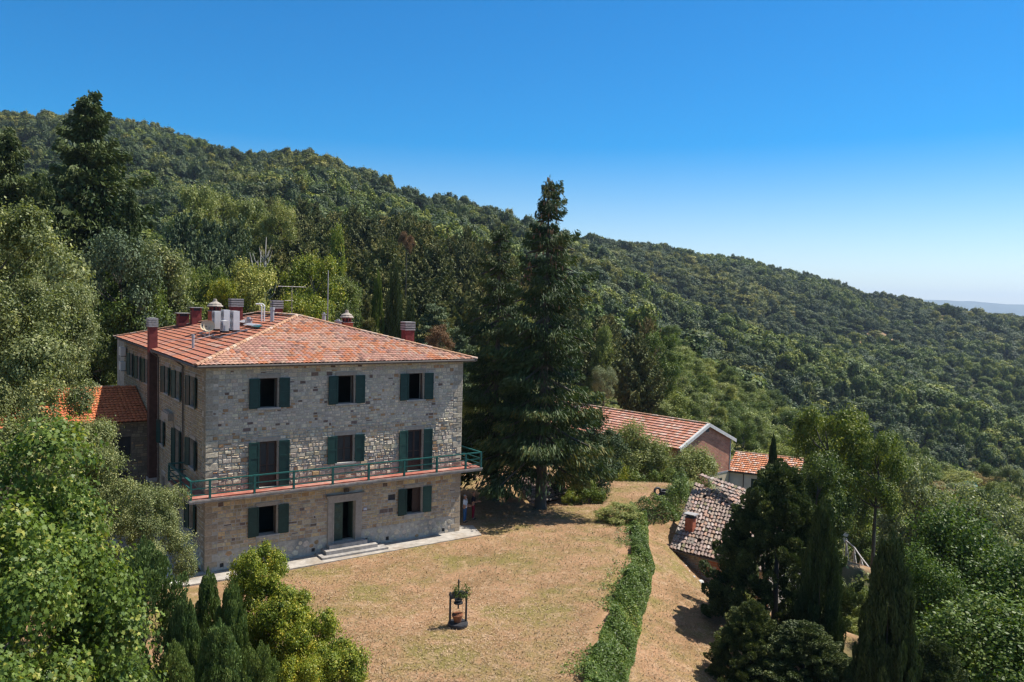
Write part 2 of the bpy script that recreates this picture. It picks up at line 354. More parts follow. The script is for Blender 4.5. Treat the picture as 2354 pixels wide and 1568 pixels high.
def plume_crown(seed, npl=60, per=420, leaf=.03, wid=.5, belly=.3, sharp=.7, plen=(.16, .3), prad=(.035, .065), out=.5, aspect=.45, z0=.03, jit=.12, bz=.97):
    g = np.random.default_rng(seed); z = np.concatenate([g.random(npl-1)**.85*.93, [bz]]); a = np.arange(npl)*2.39996+g.random(npl)*.8
    prof = np.minimum((np.maximum(z, .02)/belly)**.5, 1)*np.clip(1-np.maximum(z-belly, 0)/(1-belly), 0, 1)**sharp
    rr = wid*prof*(.62+.33*g.random(npl))*(1+jit*g.normal(size=npl)); rr[-1] = 0
    tip = np.stack([rr*np.cos(a), rr*np.sin(a), z0+z*(1-z0)], 1)
    ln = plen[0]+(plen[1]-plen[0])*g.random(npl); pr = prad[0]+(prad[1]-prad[0])*g.random(npl)
    D = np.stack([np.cos(a)*out, np.sin(a)*out, np.ones(npl)], 1)+g.normal(size=(npl, 3))*.12; D[-1] = [0, 0, 1]; D = unit(D); tip += D*(ln*.15)[:, None]
    s_ = g.random((npl, per)); th = g.random((npl, per))*6.283
    S1 = unit(np.cross(D, [.3, .2, 1.0])); S2 = np.cross(D, S1)
    R_ = pr[:, None]*(np.minimum(s_*3.2, 1)**.7*(1-s_*.35))*(.55+.5*np.sqrt(g.random((npl, per))))
    RD = S1[:, None]*np.cos(th)[..., None]+S2[:, None]*np.sin(th)[..., None]
    P = tip[:, None]-D[:, None]*(s_*ln[:, None])[..., None]+RD*R_[..., None]
    A = D[:, None]*.9+RD*.55+g.normal(size=P.shape)*.35; Nn = RD*.8+g.normal(size=P.shape)*.45+[0, 0, .3]
    l = leaf*(.6+.8*g.random((npl, per))); T_ = np.clip(.55-.25*s_+.12*g.normal(size=(npl, 1))+.16*g.normal(size=(npl, per)), 0, 1)
    V, Fc = rhombs(P.reshape(-1, 3), A.reshape(-1, 3), unit(Nn.reshape(-1, 3)), l.ravel(), l.ravel()*aspect); return V, Fc, T_.ravel()
def ctrunk(name, seed, r=.016, BR=None, top=.97):
    mb = MB(); g = random.Random(seed)
    mb.tube([(0, 0, -.02), (0, 0, .02), (g.uniform(-.004, .004), 0, top*.35), (0, g.uniform(-.004, .004), top*.7), (0, 0, top)], [r*1.7, r*1.1, r*.8, r*.42, r*.08], 9)
    if BR:
        for a, b in BR:
            m = (Vector(a)+Vector(b))*.5+Vector((0, 0, -.004)); mb.tube([a, m, b], [r*.16, r*.1, r*.04], 4, cap=False)
    o = mb.build(name, M['bark'], smooth=True); me = o.data; bpy.data.objects.remove(o); return me
PR = {}
def reg(kind, crown, trunk): PR.setdefault(kind, []).append((crown, trunk))
def mk_broad(kind, seeds, m, tm=None, r0=.022, **kw):
    for s_ in seeds:
        V, Fc, T, C, k = broad_crown(s_, **kw); me = np_mesh('crown', V, Fc, LM[m], T, k=k)
        reg(kind, me, limbs_mesh('trunk', C, s_, r0=r0, m=tm))
mk_broad('broad_hd', [1, 2], 'greygreen', nl=38, nc=26, nf=88, leaf=.0118, lobe=(.07, .13), spread=.42, crad=.022, z0=.12, r0=.014, top=.92)
mk_broad('maple', [3], 'maple', nl=40, nc=30, nf=64, leaf=.0125, lobe=(.08, .14), spread=.40, crad=.024, z0=.1, maple=True, r0=.014, top=.9)
mk_broad('laurel', [4, 5], 'yellowgreen', nl=30, nc=24, nf=60, leaf=.020, lobe=(.10, .16), spread=.34, crad=.026, z0=.08, r0=.012)
mk_broad('broad', [11, 12, 13, 14], 'mid', nl=22, nc=18, nf=52, leaf=.022, lobe=(.09, .17), spread=.38, crad=.032, z0=.2)
mk_broad('tallbroad', [15, 16], 'light', nl=24, nc=17, nf=48, leaf=.020, lobe=(.07, .13), spread=.36, crad=.03, z0=.15, shape='cone', r0=.012)
mk_broad('feathery', [17, 18], 'olive', nl=28, nc=17, nf=44, leaf=.022, lobe=(.09, .17), spread=.44, crad=.04, z0=.3, shape='vase', r0=.018)
mk_broad('shrub', [21, 22, 23], 'light', nl=16, nc=15, nf=44, leaf=.032, lobe=(.12, .2), spread=.42, crad=.045, z0=.1)
LM['far2'] = leafmat('leaf_far_yellowish', (.10, .125, .03), (.19, .215, .06), (.26, .255, .085), .25, .6, .45)
LM['far3'] = leafmat('leaf_far_dark', (.036, .064, .024), (.09, .128, .042), (.135, .165, .06), .2, .6, .3)
for _s, _m in ((31, 'far'), (32, 'far2'), (33, 'far3'), (34, 'far'), (35, 'far2'), (36, 'far3')): mk_broad('farbroad', [_s], _m, nl=10, nc=15, nf=26, leaf=.068, lobe=(.15, .24), spread=.30, crad=.04, z0=.25, top=.8, nout=1.3)
mk_broad('rose', [61], 'mid', nl=7, nc=5, nf=22, leaf=.045, lobe=(.1, .18), spread=.42, crad=.06, z0=.5, r0=.008)
def mk_con(kind, seeds, m, r=.026, br=False, **kw):
    for s_ in seeds:
        V, Fc, T, BR = conifer_crown(s_, **kw); reg(kind, np_mesh('crown', V, Fc, LM[m], T), ctrunk('trunk', s_, r, BR if br else None))
mk_con('spruce_a', [41], 'spruce', r=.042, br=True, nw=27, nb=6, nt=24, z0=.165, pw=.74, leaf=.026, droop=.26, jit=.27, dens=26, aspect=.24, tier=1, inner=.34, flat=.9, latr=.46)
mk_con('spruce_b', [42], 'spruce', r=.042, br=True, nw=26, nb=6, nt=22, z0=.17, pw=.68, leaf=.027, droop=.28, jit=.27, dens=26, aspect=.24, tier=1, inner=.34, flat=.9, latr=.46)
mk_con('fir', [43, 44], 'sprucetall', nw=40, nb=9, nt=18, z0=.05, pw=.78, leaf=.027, droop=.2, jit=.28, dens=20, tier=1, aspect=.4, flat=.3)
mk_con('pine', [45, 46, 47], 'pine', nw=17, nb=6, nt=11, z0=.25, pw=.48, leaf=.04, droop=.0, jit=.28, dens=22, aspect=.55, flat=.5, up=.35)
mk_con('cedar', [48], 'bluepine', nw=13, nb=9, nt=16, z0=.12, pw=.5, leaf=.032, droop=.12, jit=.2, dens=26, aspect=.4, flat=.9)
for s_ in (51, 52):
    V, Fc, T = plume_crown(s_, 260, 300, .024, wid=.44, belly=.28, sharp=.62, plen=(.09, .17), prad=(.035, .07), out=.12, aspect=.42, jit=.05); reg('cypress', np_mesh('crown', V, Fc, LM['dark'], T), ctrunk('trunk', s_, .012, top=.8))
for s_ in (53, 54, 55):
    V, Fc, T = plume_crown(s_, 130, 420, .021, wid=.46, belly=.4, sharp=.55, plen=(.12, .24), prad=(.035, .07), out=.35, aspect=.4, jit=.14); reg('juniper', np_mesh('crown', V, Fc, LM['juniper'], T), ctrunk('trunk', s_, .012, top=.8))
for s_ in (56, 57):
    V, Fc, T = plume_crown(s_, 400, 380, .017, wid=.48, belly=.2, sharp=.72, plen=(.06, .13), prad=(.025, .055), out=1.3, aspect=.5, jit=.13); reg('conifer', np_mesh('crown', V, Fc, LM['yew'], T), ctrunk('trunk', s_, .02, top=.8))
# ------------------------------------------------------------------ terrain height
def hyl(px): return 695 + .0252*(px-1176)
COLS = {
 -1400: [(5, 4), (40, 6), (80, 12), (150, 28), (300, 70), (600, 150), (800, 170), (1500, 150)],
 -400: [(5, 1), (40, 1.5), (80, 5), (150, 16), (300, 52), (450, 90), (620, 150), (760, 165), (1500, 140)],
 0: [(5, 0), (30, 0), (60, .5), (90, 3), (150, 12), (250, 30), (400, 66), (550, 108), (700, 148), (800, 138), (1500, 115)],
 250: [(5, 0), (30, 0), (62, .3), (90, 2), (140, 9), (190, 20), (250, 30), (400, 70), (550, 109), (700, 145), (800, 132), (1500, 105)],
 430: [(5, 0), (30, 0), (64, .2), (90, 2), (130, 7), (180, 18), (230, 22), (330, 52), (350, 52), (420, 66), (520, 97), (660, 133), (780, 118), (1500, 100)],
 700: [(5, 0), (30, 0), (70, 0), (100, 4), (150, 15), (220, 27), (300, 42), (450, 78), (600, 116), (750, 100), (1500, 90)],
 1000: [(5, 0), (30, 0), (75, 0), (110, 4), (160, 13), (220, 20), (350, 40), (500, 61), (600, 75), (750, 62), (1500, 60)],
 1200: [(5, 0), (30, 0), (75, -.5), (100, 0), (160, 6), (220, 10), (350, 28), (480, 46), (620, 64), (760, 50), (1500, 50)],
 1350: [(5, -1), (30, -1), (75, -3), (100, -3.5), (140, 0), (180, 2), (230, 0), (280, 4), (400, 18), (600, 45), (800, 75), (950, 60), (1500, 40)],
 1500: [(5, -3), (30, -4), (75, -5), (100, -6), (135, -2), (185, 3.5), (212, 4), (245, -6), (280, -14), (400, -2), (600, 20), (850, 69), (1000, 55), (1500, 30)],
 1650: [(5, -4), (30, -4.5), (75, -7), (110, -9.5), (150, -7), (190, -4), (218, -6), (265, -28), (400, -14), (600, 0), (900, 69), (1050, 55), (1500, 20)],
 1850: [(5, -5), (30, -6), (50, -7), (90, -13), (130, -12), (160, -10.5), (190, -15), (245, -44), (350, -27), (600, -13), (900, 49), (1050, 40), (1500, 10)],
 2050: [(5, -6), (30, -7), (50, -8), (90, -16), (130, -17.5), (158, -16.5), (190, -26), (250, -56), (350, -36), (600, -18), (900, 19), (1100, 8), (1500, 0)],
 2353: [(5, -7), (30, -9), (50, -10), (90, -19), (130, -21), (158, -21.5), (195, -38), (260, -56), (350, -46), (500, -42), (700, -23), (1000, 4), (1300, -15), (1500, -20)],
 3100: [(5, -9), (30, -12), (50, -16), (90, -26), (190, -56), (300, -66), (500, -50), (700, -40), (1000, -18), (1500, -30)],
 4500: [(5, -10), (30, -16), (90, -32), (190, -60), (300, -70), (1500, -60)],
}
ck = sorted(COLS); cs = np.array([(k-1176.5)/F_ for k in ck])
def sstep(a, b, x):
    t = np.clip((x-a)/(b-a), 0, 1); return t*t*(3-2*t)
def fbm(x, y, s, seed=0, o=4):
    r = 0; amp = 1
    for i in range(o):
        f = 2**i/s; q = seed*1.7+i*3.1
        r = r + amp*(np.sin(x*f+1.3*np.sin(y*f*.8+q)+q)*np.cos(y*f*1.1+1.1*np.sin(x*f*.7+2*q)+q*.6)); amp *= .5
    return r
EDGE = np.array([(-30, -2), (20, 0), (28.9, 2.8), (34.1, 4.0), (40.2, 5.7), (45.4, 6.9), (49.8, 7.4), (53.5, 7.9), (55.2, 10.2), (58, 11.8), (64, 13.0), (75, 14.5), (100, 20)])
def edge_x(y): return np.interp(y, EDGE[:, 0], EDGE[:, 1])
def G(x, y):
    x = np.asarray(x, float); y = np.asarray(y, float)
    yy = np.maximum(y, 3.0); s = x/yy
    zc = np.stack([np.interp(yy, [p[0] for p in COLS[k]], [p[1] for p in COLS[k]]) for k in ck], -1)
    idx = np.clip(np.searchsorted(cs, s)-1, 0, len(cs)-2)
    t = np.clip((s-cs[idx])/(cs[idx+1]-cs[idx]), 0, 1); t = t*t*(3-2*t)*.5+t*.5
    z = np.take_along_axis(zc, idx[..., None], -1)[..., 0]*(1-t) + np.take_along_axis(zc, idx[..., None]+1, -1)[..., 0]*t
    far = sstep(160, 420, y)
    z = z + far*(9*fbm(x, y, 85, 1, 4)) + sstep(90, 160, y)*1.2*fbm(x, y, 18, 2, 3)
    d = x-edge_x(y)
    gz = -1.25*sstep(.3, 1.9, d) - .235*np.clip(d-1.9, 0, 10.5) - np.clip(d-12.4, 0, 40)*.30
    gz = gz - sstep(43, 47, y)*(1-sstep(56, 60, y))*np.clip(d-2.8, 0, 4)*.5
    gz = gz - sstep(62, 74, y)*sstep(2, 9, x)*4.2*(1-sstep(.3, 6, d)) + .022*fbm(x, y, 4, 3, 3)
    gz = gz - 1.6*sstep(55.2, 56.6, y)*(1-sstep(62, 66, y))*sstep(-1.5, 1.2, x)*(1-sstep(5.0, 7.5, x))
    m = sstep(66, 92, y + np.abs(x+5)*.12)
    m = np.where(x > 14, np.maximum(m, sstep(14, 26, x)*sstep(55, 75, y)), m)
    return gz*(1-m)+z*m
def g1(x, y): return float(G(np.array([x]), np.array([y]))[0])

nq, ns = 460, 520
q = 5*(1480/5)**(np.linspace(0, 1, nq)); s = np.linspace(-1.5, 1.5, ns)
YY = (q[:, None]-25)*np.ones((1, ns)); XX = s[None, :]*q[:, None]
ZZ = G(XX, YY)
V = np.stack([XX, YY, ZZ], -1).reshape(-1, 3)
i0 = (np.arange(nq-1)[:, None]*ns+np.arange(ns-1)[None, :]).ravel()
Fc = np.stack([i0, i0+1, i0+ns+1, i0+ns], 1)
# ground material: dry mown grass, green scrub, forest floor, bare soil by world position (attribute zone = garden weight, track weight, scrub weight)
m, t, out = nodes('ground')
at_ = t.nodes.new('ShaderNodeAttribute'); at_.attribute_name = 'zone'; sx = t.nodes.new('ShaderNodeSeparateColor'); L(t, at_.outputs['Color'], sx.inputs[0])
pn = noise(t, .45, 6, .65); fn = noise(t, 9, 6, .75); vf = noise(t, 38, 4, .8, sc3=(1, 1, 1))
dry = mixc(t, ramp(t, pn, [(.36, (0, 0, 0)), (.64, (1, 1, 1))]), (.25, .155, .085), (.385, .232, .142))
dry = mixc(t, ramp(t, noise(t, .22, 5, .7), [(.46, (0, 0, 0)), (.62, (.85, .85, .85))]), dry, (.19, .17, .055))
dry = mixc(t, ramp(t, noise(t, 1.6, 5, .7), [(.52, (0, 0, 0)), (.70, (1, 1, 1))]), dry, (.42, .29, .19))
dry = mixc(t, ramp(t, noise(t, 2.6, 6, .75, sc3=(1, 1.3, 1)), [(.58, (0, 0, 0)), (.68, (.8, .8, .8))]), dry, (.13, .13, .035))
dry = mixc(t, 1.0, dry, ramp(t, fn, [(.3, (.72, .70, .66)), (.7, (1.22, 1.2, 1.15))]), 'MULTIPLY')
dry = mixc(t, 1.0, dry, ramp(t, vf, [(.3, (.7, .7, .7)), (.7, (1.25, 1.25, 1.2))]), 'MULTIPLY')
forest = mixc(t, ramp(t, noise(t, .3, 5), [(.4, (0, 0, 0)), (.6, (1, 1, 1))]), (.035, .045, .018), (.075, .075, .035))
scrub = mixc(t, ramp(t, noise(t, .25, 6, .7), [(.42, (0, 0, 0)), (.6, (1, 1, 1))]), (.075, .10, .03), (.20, .17, .075))
soil = mixc(t, ramp(t, noise(t, 1.2, 6, .7), [(.4, (0, 0, 0)), (.6, (1, 1, 1))]), (.29, .165, .085), (.37, .26, .165))
c = mixc(t, sx.outputs[2], forest, scrub); c = mixc(t, sx.outputs[0], c, dry); c = mixc(t, sx.outputs[1], c, soil)
p = t.nodes.new('ShaderNodeBsdfPrincipled'); L(t, c, p.inputs['Base Color']); p.inputs['Roughness'].default_value = .95; p.inputs['Specular IOR Level'].default_value = .1
b = t.nodes.new('ShaderNodeBump'); b.inputs['Strength'].default_value = .55; b.inputs['Distance'].default_value = .09; L(t, fn, b.inputs['Height'])
L(t, b.outputs[0], p.inputs['Normal']); L(t, p.outputs[0], out.inputs[0]); M['ground'] = m
me = np_mesh('ground', V, Fc, m, smooth=True)
def seg_dist(x, y, pts):
    best = np.full(x.shape, 1e9)
    for (ax, ay), (bx, by) in zip(pts[:-1], pts[1:]):
        dx, dy = bx-ax, by-ay; tt = np.clip(((x-ax)*dx+(y-ay)*dy)/(dx*dx+dy*dy), 0, 1)
        best = np.minimum(best, np.hypot(x-ax-tt*dx, y-ay-tt*dy))
    return best
def scr(px, Y): return ((px-1176.5)/F_*Y, Y)
TRACK = [scr(1463, 128), scr(1478, 145), scr(1497, 165), scr(1484, 185), scr(1500, 205)]
TRACK2 = [scr(1985, 84), scr(1975, 76), scr(1990, 68), scr(2005, 60)]
X1, Y1 = V[:, 0], V[:, 1]
wn = 1.6*fbm(X1, Y1, 3.2, 5, 3)
garden = (1-sstep(72, 80, Y1+wn))*(1-sstep(11.8, 14.5, X1-edge_x(Y1)+wn))
soilw = np.maximum(np.maximum(1-sstep(1.2, 2.8, seg_dist(X1, Y1, TRACK)+wn*.4), 1-sstep(.7, 1.8, seg_dist(X1, Y1, TRACK2)+wn*.3)), 0)
ROCK = [(scr(1968, 640), 6), (scr(2005, 655), 7), (scr(2050, 668), 7), (scr(2155, 820), 12), (scr(1735, 760), 9), (scr(1640, 690), 6), (scr(2240, 170), 4)]
for (rx, ry), rr in ROCK: soilw = np.maximum(soilw, 1-sstep(rr*.6, rr*1.2, np.hypot(X1-rx, (Y1-ry)*.35)+wn))
scrubw = sstep(78, 100, Y1)*(1-sstep(205, 250, Y1))*sstep(.06, .16, X1/np.maximum(Y1, 1))
a = me.attributes.new('zone', 'FLOAT_COLOR', 'POINT'); a.data.foreach_set('color', np.stack([garden, soilw, scrubw, np.ones_like(garden)], 1).astype(np.float32).ravel())
tag(link('ground', me), kind='structure')
# distant mountains
fx = np.linspace(1500, 14000, 160); fy = np.linspace(10500, 15000, 24)
FX, FY = np.meshgrid(fx, fy); prof = np.sin((FY-10500)/4500*math.pi)**.8
FZ = -500 + prof*(500 + 150 + 26*fbm(FX, FY, 900, 4, 5) + 14*fbm(FX, FY*0, 380, 6, 3) + np.interp(FX, [1500, 5600, 6400, 8000, 9500, 14000], [-40, 5, 42, 48, 25, 0]))
V = np.stack([FX, FY, FZ], -1).reshape(-1, 3); i0 = (np.arange(23)[:, None]*160+np.arange(159)[None, :]).ravel()
M['farhill'] = mat('far_mountain_woods', (.06, .085, .04), 1, .4, .002)
tag(link('far_mountains', np_mesh('far_mountains', V, np.stack([i0, i0+1, i0+161, i0+160], 1), M['farhill'], smooth=True)), kind='structure')
# plain between
# ================================================================== THE VILLA
VO = Vector((-15.115, 39.334, 0)); VA = .606
villa = empty('stone_villa', VO, VA, 'large three-storey stone villa with red hipped tile roof, green shutters and a wrap-round balcony', 'house')
LF, LS, HW, TH = 14.86, 27.0, 10.5, .45
class Frame:
    """wall plane: origin, horizontal direction, outward normal"""
    def __init__(s, o, e, n): s.o, s.e, s.n = Vector(o), Vector(e), Vector(n)
    def p(s, a, z, d=0): return s.o + s.e*a + s.n*d + Vector((0, 0, z))
    def box(s, mb, a0, a1, z0, z1, d0, d1, mi=0, col=(1, 1, 1)):
        mb.obox(s.p(a0, z0, d0), s.e*(a1-a0), s.n*(d1-d0), Vector((0, 0, z1-z0)), mi, col)
    def quad(s, mb, a0, a1, z0, z1, d, mi=0, col=(1, 1, 1), uv=False):
        P = [s.p(a0, z0, d), s.p(a1, z0, d), s.p(a1, z1, d), s.p(a0, z1, d)]; U = [(a0, z0), (a1, z0), (a1, z1), (a0, z1)]
        if s.e.cross(Vector((0, 0, 1))).dot(s.n) < 0: P.reverse(); U.reverse()
        mb.face(P, mi, col, U if uv else None)
front = Frame((0, 0, 0), (1, 0, 0), (0, -1, 0)); left = Frame((0, 0, 0), (0, 1, 0), (-1, 0, 0))
def wall_sheet(fr, mb, L0, L1, Z0, Z1, ops, th=TH, mi=0, uv=False):
    us = sorted({L0, L1, *[o[0] for o in ops], *[o[1] for o in ops]}); zs = sorted({Z0, Z1, *[o[2] for o in ops], *[o[3] for o in ops]})
    for a, b in zip(us[:-1], us[1:]):
        for c, d_ in zip(zs[:-1], zs[1:]):
            cu, cz = (a+b)/2, (c+d_)/2
            if not any(o[0] < cu < o[1] and o[2] < cz < o[3] for o in ops): fr.quad(mb, a, b, c, d_, 0, mi, uv=uv)
    for o in ops:
        a, b, c, d_ = o
        for q in ([(a, c, 0), (a, d_, 0), (a, d_, -th), (a, c, -th)], [(b, c, 0), (b, c, -th), (b, d_, -th), (b, d_, 0)],
                  [(a, d_, 0), (b, d_, 0), (b, d_, -th), (a, d_, -th)], [(a, c, 0), (a, c, -th), (b, c, -th), (b, c, 0)]):
            mb.face([fr.p(*k) for k in q], mi)
def stone_cols(style, g):
    if style == 'grey': pal = [(.39, .365, .33), (.46, .425, .375), (.34, .325, .30), (.50, .45, .38), (.42, .37, .30), (.37, .35, .325)]
    elif style == 'rough': pal = [(.46, .41, .35), (.54, .48, .41), (.41, .37, .33), (.51, .43, .32), (.44, .39, .34), (.38, .34, .30)]
    elif style == 'brown': pal = [(.42, .32, .21), (.37, .285, .195), (.46, .36, .245), (.34, .275, .21), (.48, .37, .23), (.30, .235, .175), (.41, .355, .28)]
    elif style == 'side': pal = [(.30, .24, .16), (.26, .21, .145), (.33, .27, .18), (.24, .20, .15), (.28, .235, .175)]  # browner side-wall stone, darkened further to stand in for the wall's shade
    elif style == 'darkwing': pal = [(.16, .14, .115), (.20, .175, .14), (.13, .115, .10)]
    elif style == 'plinth': pal = [(.39, .36, .32), (.47, .44, .38), (.34, .32, .295), (.43, .385, .33)]
    else: pal = [(.30, .25, .20), (.36, .31, .25), (.25, .21, .17), (.38, .20, .13)]
    c = g.choice(pal); r = g.random(); c = tuple(v*w*(1.2 if style in ('grey', 'plinth') else 1.12) for v, w in zip(c, (1.04, .99, .88)))
    if r < .05: c = (.38, .24, .13)
    elif r < .09 and style in ('brown', 'grey'): c = (.17, .12, .10)
    k = g.uniform(.86, 1.14); return tuple(min(.68, q*k*g.uniform(.96, 1.04)) for q in c)
def stones(fr, mb, L0, L1, Z0, Z1, ops, style, g, hmin, hmax, wr, dep, gap=.014, mi=1, quoin=(), waves=.0):
    z = Z0
    while z < Z1-.03:
        h = min(g.uniform(hmin, hmax), Z1-z);  h = Z1-z if Z1-z-h < .06 else h
        cuts = [(L0, L1)]
        for o in ops:
            if o[2] < z+h-.02 and o[3] > z+.02:
                n_ = []
                for a, b in cuts:
                    if o[0] > a and o[0] < b: n_.append((a, o[0]))
                    if o[1] > a and o[1] < b: n_.append((o[1], b))
                    if not (a < o[0] < b or a < o[1] < b) and not (o[0] <= a and o[1] >= b): n_.append((a, b))
                cuts = n_
        for a, b in cuts:
            x = a
            while x < b-.04:
                w = h*g.uniform(*wr); w = b-x if b-x-w < .1 else w
                y0, y1 = z, z+h
                if g.random() < .22 and h > .17 and w > .16 and style != 'plinth': parts = [(x, x+w, z, z+h*.5), (x, x+w, z+h*.5, z+h)]
                else: parts = [(x, x+w, z, z+h)]
                for (a0, a1, c0, c1) in parts:
                    D = g.uniform(*dep); e = gap; j = lambda: g.uniform(-.35, .9)*e; k = min(.022, (c1-c0)*.2)
                    q = [(a0+e+j(), c0+e+j()), (a1-e-j(), c0+e+j()), (a1-e-j(), c1-e-j()), (a0+e+j(), c1-e-j())]
                    ins = [(k, k), (-k, k), (-k, -k), (k, -k)]
                    dd = [D*g.uniform(.6, 1.25) for _ in range(4)]
                    lo = [fr.p(u_, w_, .001) for u_, w_ in q]; hi = [fr.p(u_+i[0], w_+i[1], dd[n]) for n, ((u_, w_), i) in enumerate(zip(q, ins))]
                    c = stone_cols(style, g)
                    if fr.e.cross(Vector((0, 0, 1))).dot(fr.n) < 0: lo.reverse(); hi.reverse()
                    mb.face(hi, mi, c)
                    for n in range(4): mb.face([lo[n], lo[(n+1) % 4], hi[(n+1) % 4], hi[n]], mi, c)
                x += w
        z += h
def poly_stones(fr, mb, L0, L1, Z0, Z1, ops, g):
    """roughly polygonal plinth stones set in mortar"""
    x = L0+.2
    n = int((L1-L0)*(Z1-Z0)/.085)
    pts = []
    for _ in range(n*14):
        a, z, r = g.uniform(L0+.12, L1-.12), g.uniform(Z0+.1, Z1-.1), g.uniform(.10, .21)
        if any(math.hypot(a-p[0], z-p[1]) < (r+p[2])*.93 for p in pts[-400:]) or any(o[0]-r*.8 < a < o[1]+r*.8 and o[2]-r*.8 < z < o[3]+r*.8 for o in ops): continue
        pts.append((a, z, r))
    for a, z, r in pts:
        k = g.randint(5, 7); a0 = g.random()*6; c = stone_cols('plinth', g); D = g.uniform(.006, .02)
        ring = [(a+math.cos(a0+i*6.283/k)*r*g.uniform(.8, 1.08), min(Z1-.02, max(Z0+.01, z+math.sin(a0+i*6.283/k)*r*g.uniform(.7, 1)))) for i in range(k)]
        lo = [fr.p(u, w, .001) for u, w in ring]; hi = [fr.p(a+(u-a)*.86, z+(w-z)*.86, D) for u, w in ring]
        if fr.e.cross(Vector((0, 0, 1))).dot(fr.n) < 0: lo.reverse(); hi.reverse()
        mb.face(hi, 2, c)
        for i in range(k): mb.face([lo[i], lo[(i+1) % k], hi[(i+1) % k], hi[i]], 2, c)
g = random.Random(5)
WU = [(2.69, 3.60), (6.93, 7.86), (11.23, 12.16)]
OF = [(a, b, 8.23, 9.76) for a, b in WU] + [(2.69, 3.62, 4.08, 6.47), (6.93, 7.87, 4.97, 6.47), (11.23, 12.18, 4.08, 6.47)] + \
     [(2.69, 3.62, 1.56, 3.07), (11.23, 12.2, 1.56, 3.07), (6.80, 8.03, .58, 2.77), (10.06, 10.52, 2.5, 2.83)] + \
     [(.74, .94, .2, .42), (5.55, 5.75, .22, .44), (8.62, 8.82, .30, .52), (9.95, 10.15, .2, .42), (13.62, 13.82, .17, .39)]
OL = [(2.12, 3.04, 8.15, 9.7), (5.45, 6.38, 8.15, 9.7), (8.4, 9.3, 8.15, 9.7), (14.6, 15.4, 8.15, 9.7), (17.3, 18.1, 8.15, 9.7), (20.2, 21.0, 8.15, 9.7),
      (2.05, 3.0, 4.95, 6.42), (5.5, 6.4, 4.08, 6.42), (9.75, 10.45, 4.95, 6.35), (2.1, 3.05, 1.56, 3.07), (5.6, 6.7, .2, 2.9), (9.4, 10.3, 1.56, 3.07)]
mb = MB()
wall_sheet(front, mb, 0, LF, -.4, HW, OF); wall_sheet(left, mb, 0, LS, -.4, HW, OL)
for a, b in (((LF, 0), (LF, LS)), ((LF, LS), (0, LS))):
    mb.face([(a[0], a[1], -.4), (b[0], b[1], -.4), (b[0], b[1], HW), (a[0], a[1], HW)])
for fr, ops, LL, seed in ((front, OF, LF, 1), (left, OL, 23.8, 2)):
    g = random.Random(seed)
    op2 = [(a-.14, b+.14, c-.14, d_+.2) for a, b, c, d_ in ops[:10 if fr is front else 12]] + (ops[10:] if fr is front else [])
    if fr is front: op2[8] = (6.42, 8.44, .3, 3.2); op2[9] = ops[9]
    q0 = .0
    # dressed corner blocks
    z = 0.0; k = 0
    while z < HW-.1:
        h = min(g.uniform(.24, .38), HW-z); w = .62 if (k+(fr is left)) % 2 else .36
        rough = 4.25 < z < 7.0; dp = (.02, .07) if rough else (.008, .02)
        for end in ((0, w), (LF-w, LF)) if fr is front else ((0, w),):
            _k = g.uniform(.85, 1.1); c = tuple(v*_k*w for v, w in zip(((.46, .42, .36) if rough else (.36, .30, .24) if z < 4.1 else (.38, .35, .31)), (1.03, .98, .87) if fr is front else (.74, .69, .58)))  # left-wall blocks get a darker tint, its shade put into the colour
            a0, a1 = end; D = [g.uniform(*dp) for _ in range(4)]
            lo = [fr.p(a0, z+.012, .001), fr.p(a1-.012, z+.012, .001), fr.p(a1-.012, z+h-.012, .001), fr.p(a0, z+h-.012, .001)]
            hi = [fr.p(a0+.012, z+.03, D[0]), fr.p(a1-.03, z+.03, D[1]), fr.p(a1-.03, z+h-.03, D[2]), fr.p(a0+.012, z+h-.03, D[3])]
            if fr is left: lo.reverse(); hi.reverse()
            mb.face(hi, 1, c)
            for n in range(4): mb.face([lo[n], lo[(n+1) % 4], hi[(n+1) % 4], hi[n]], 1, c)
            op2.append((a0-.01, a1, z, z+h))
        z += h; k += 1
    poly_stones(fr, mb, .5, LL-.5 if fr is front else LL, .05, 1.0, [o for o in op2 if o[2] < 1.1], g)
    if fr is left:
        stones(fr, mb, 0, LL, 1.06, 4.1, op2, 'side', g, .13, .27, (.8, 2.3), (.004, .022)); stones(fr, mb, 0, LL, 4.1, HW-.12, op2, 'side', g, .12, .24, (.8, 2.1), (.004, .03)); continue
    stones(fr, mb, 0, LL, 1.06, 4.1, op2, 'brown', g, .13, .27, (.8, 2.3), (.004, .022))
    stones(fr, mb, 0, LL, 4.1, 7.05, op2, 'rough', g, .12, .25, (.8, 2.0), (.015, .06), gap=.013)
    stones(fr, mb, 0, LL, 7.05, HW-.12, op2, 'grey', g, .11, .24, (.8, 2.1), (.003, .02))
# plain string course over the plinth
front.box(mb, .62, 6.41, 1.0, 1.06, 0, .018); front.box(mb, 8.45, LF-.62, 1.0, 1.06, 0, .018)
mb.build('wall', [M['mortar'], M['stone'], M['plinth']], villa)
# vents get a dark grille
for o in OF[9:]: mb = MB(); front.box(mb, o[0], o[1], o[2], o[3], -.14, -.1); mb.build('vent_grille', M['dark'], villa)
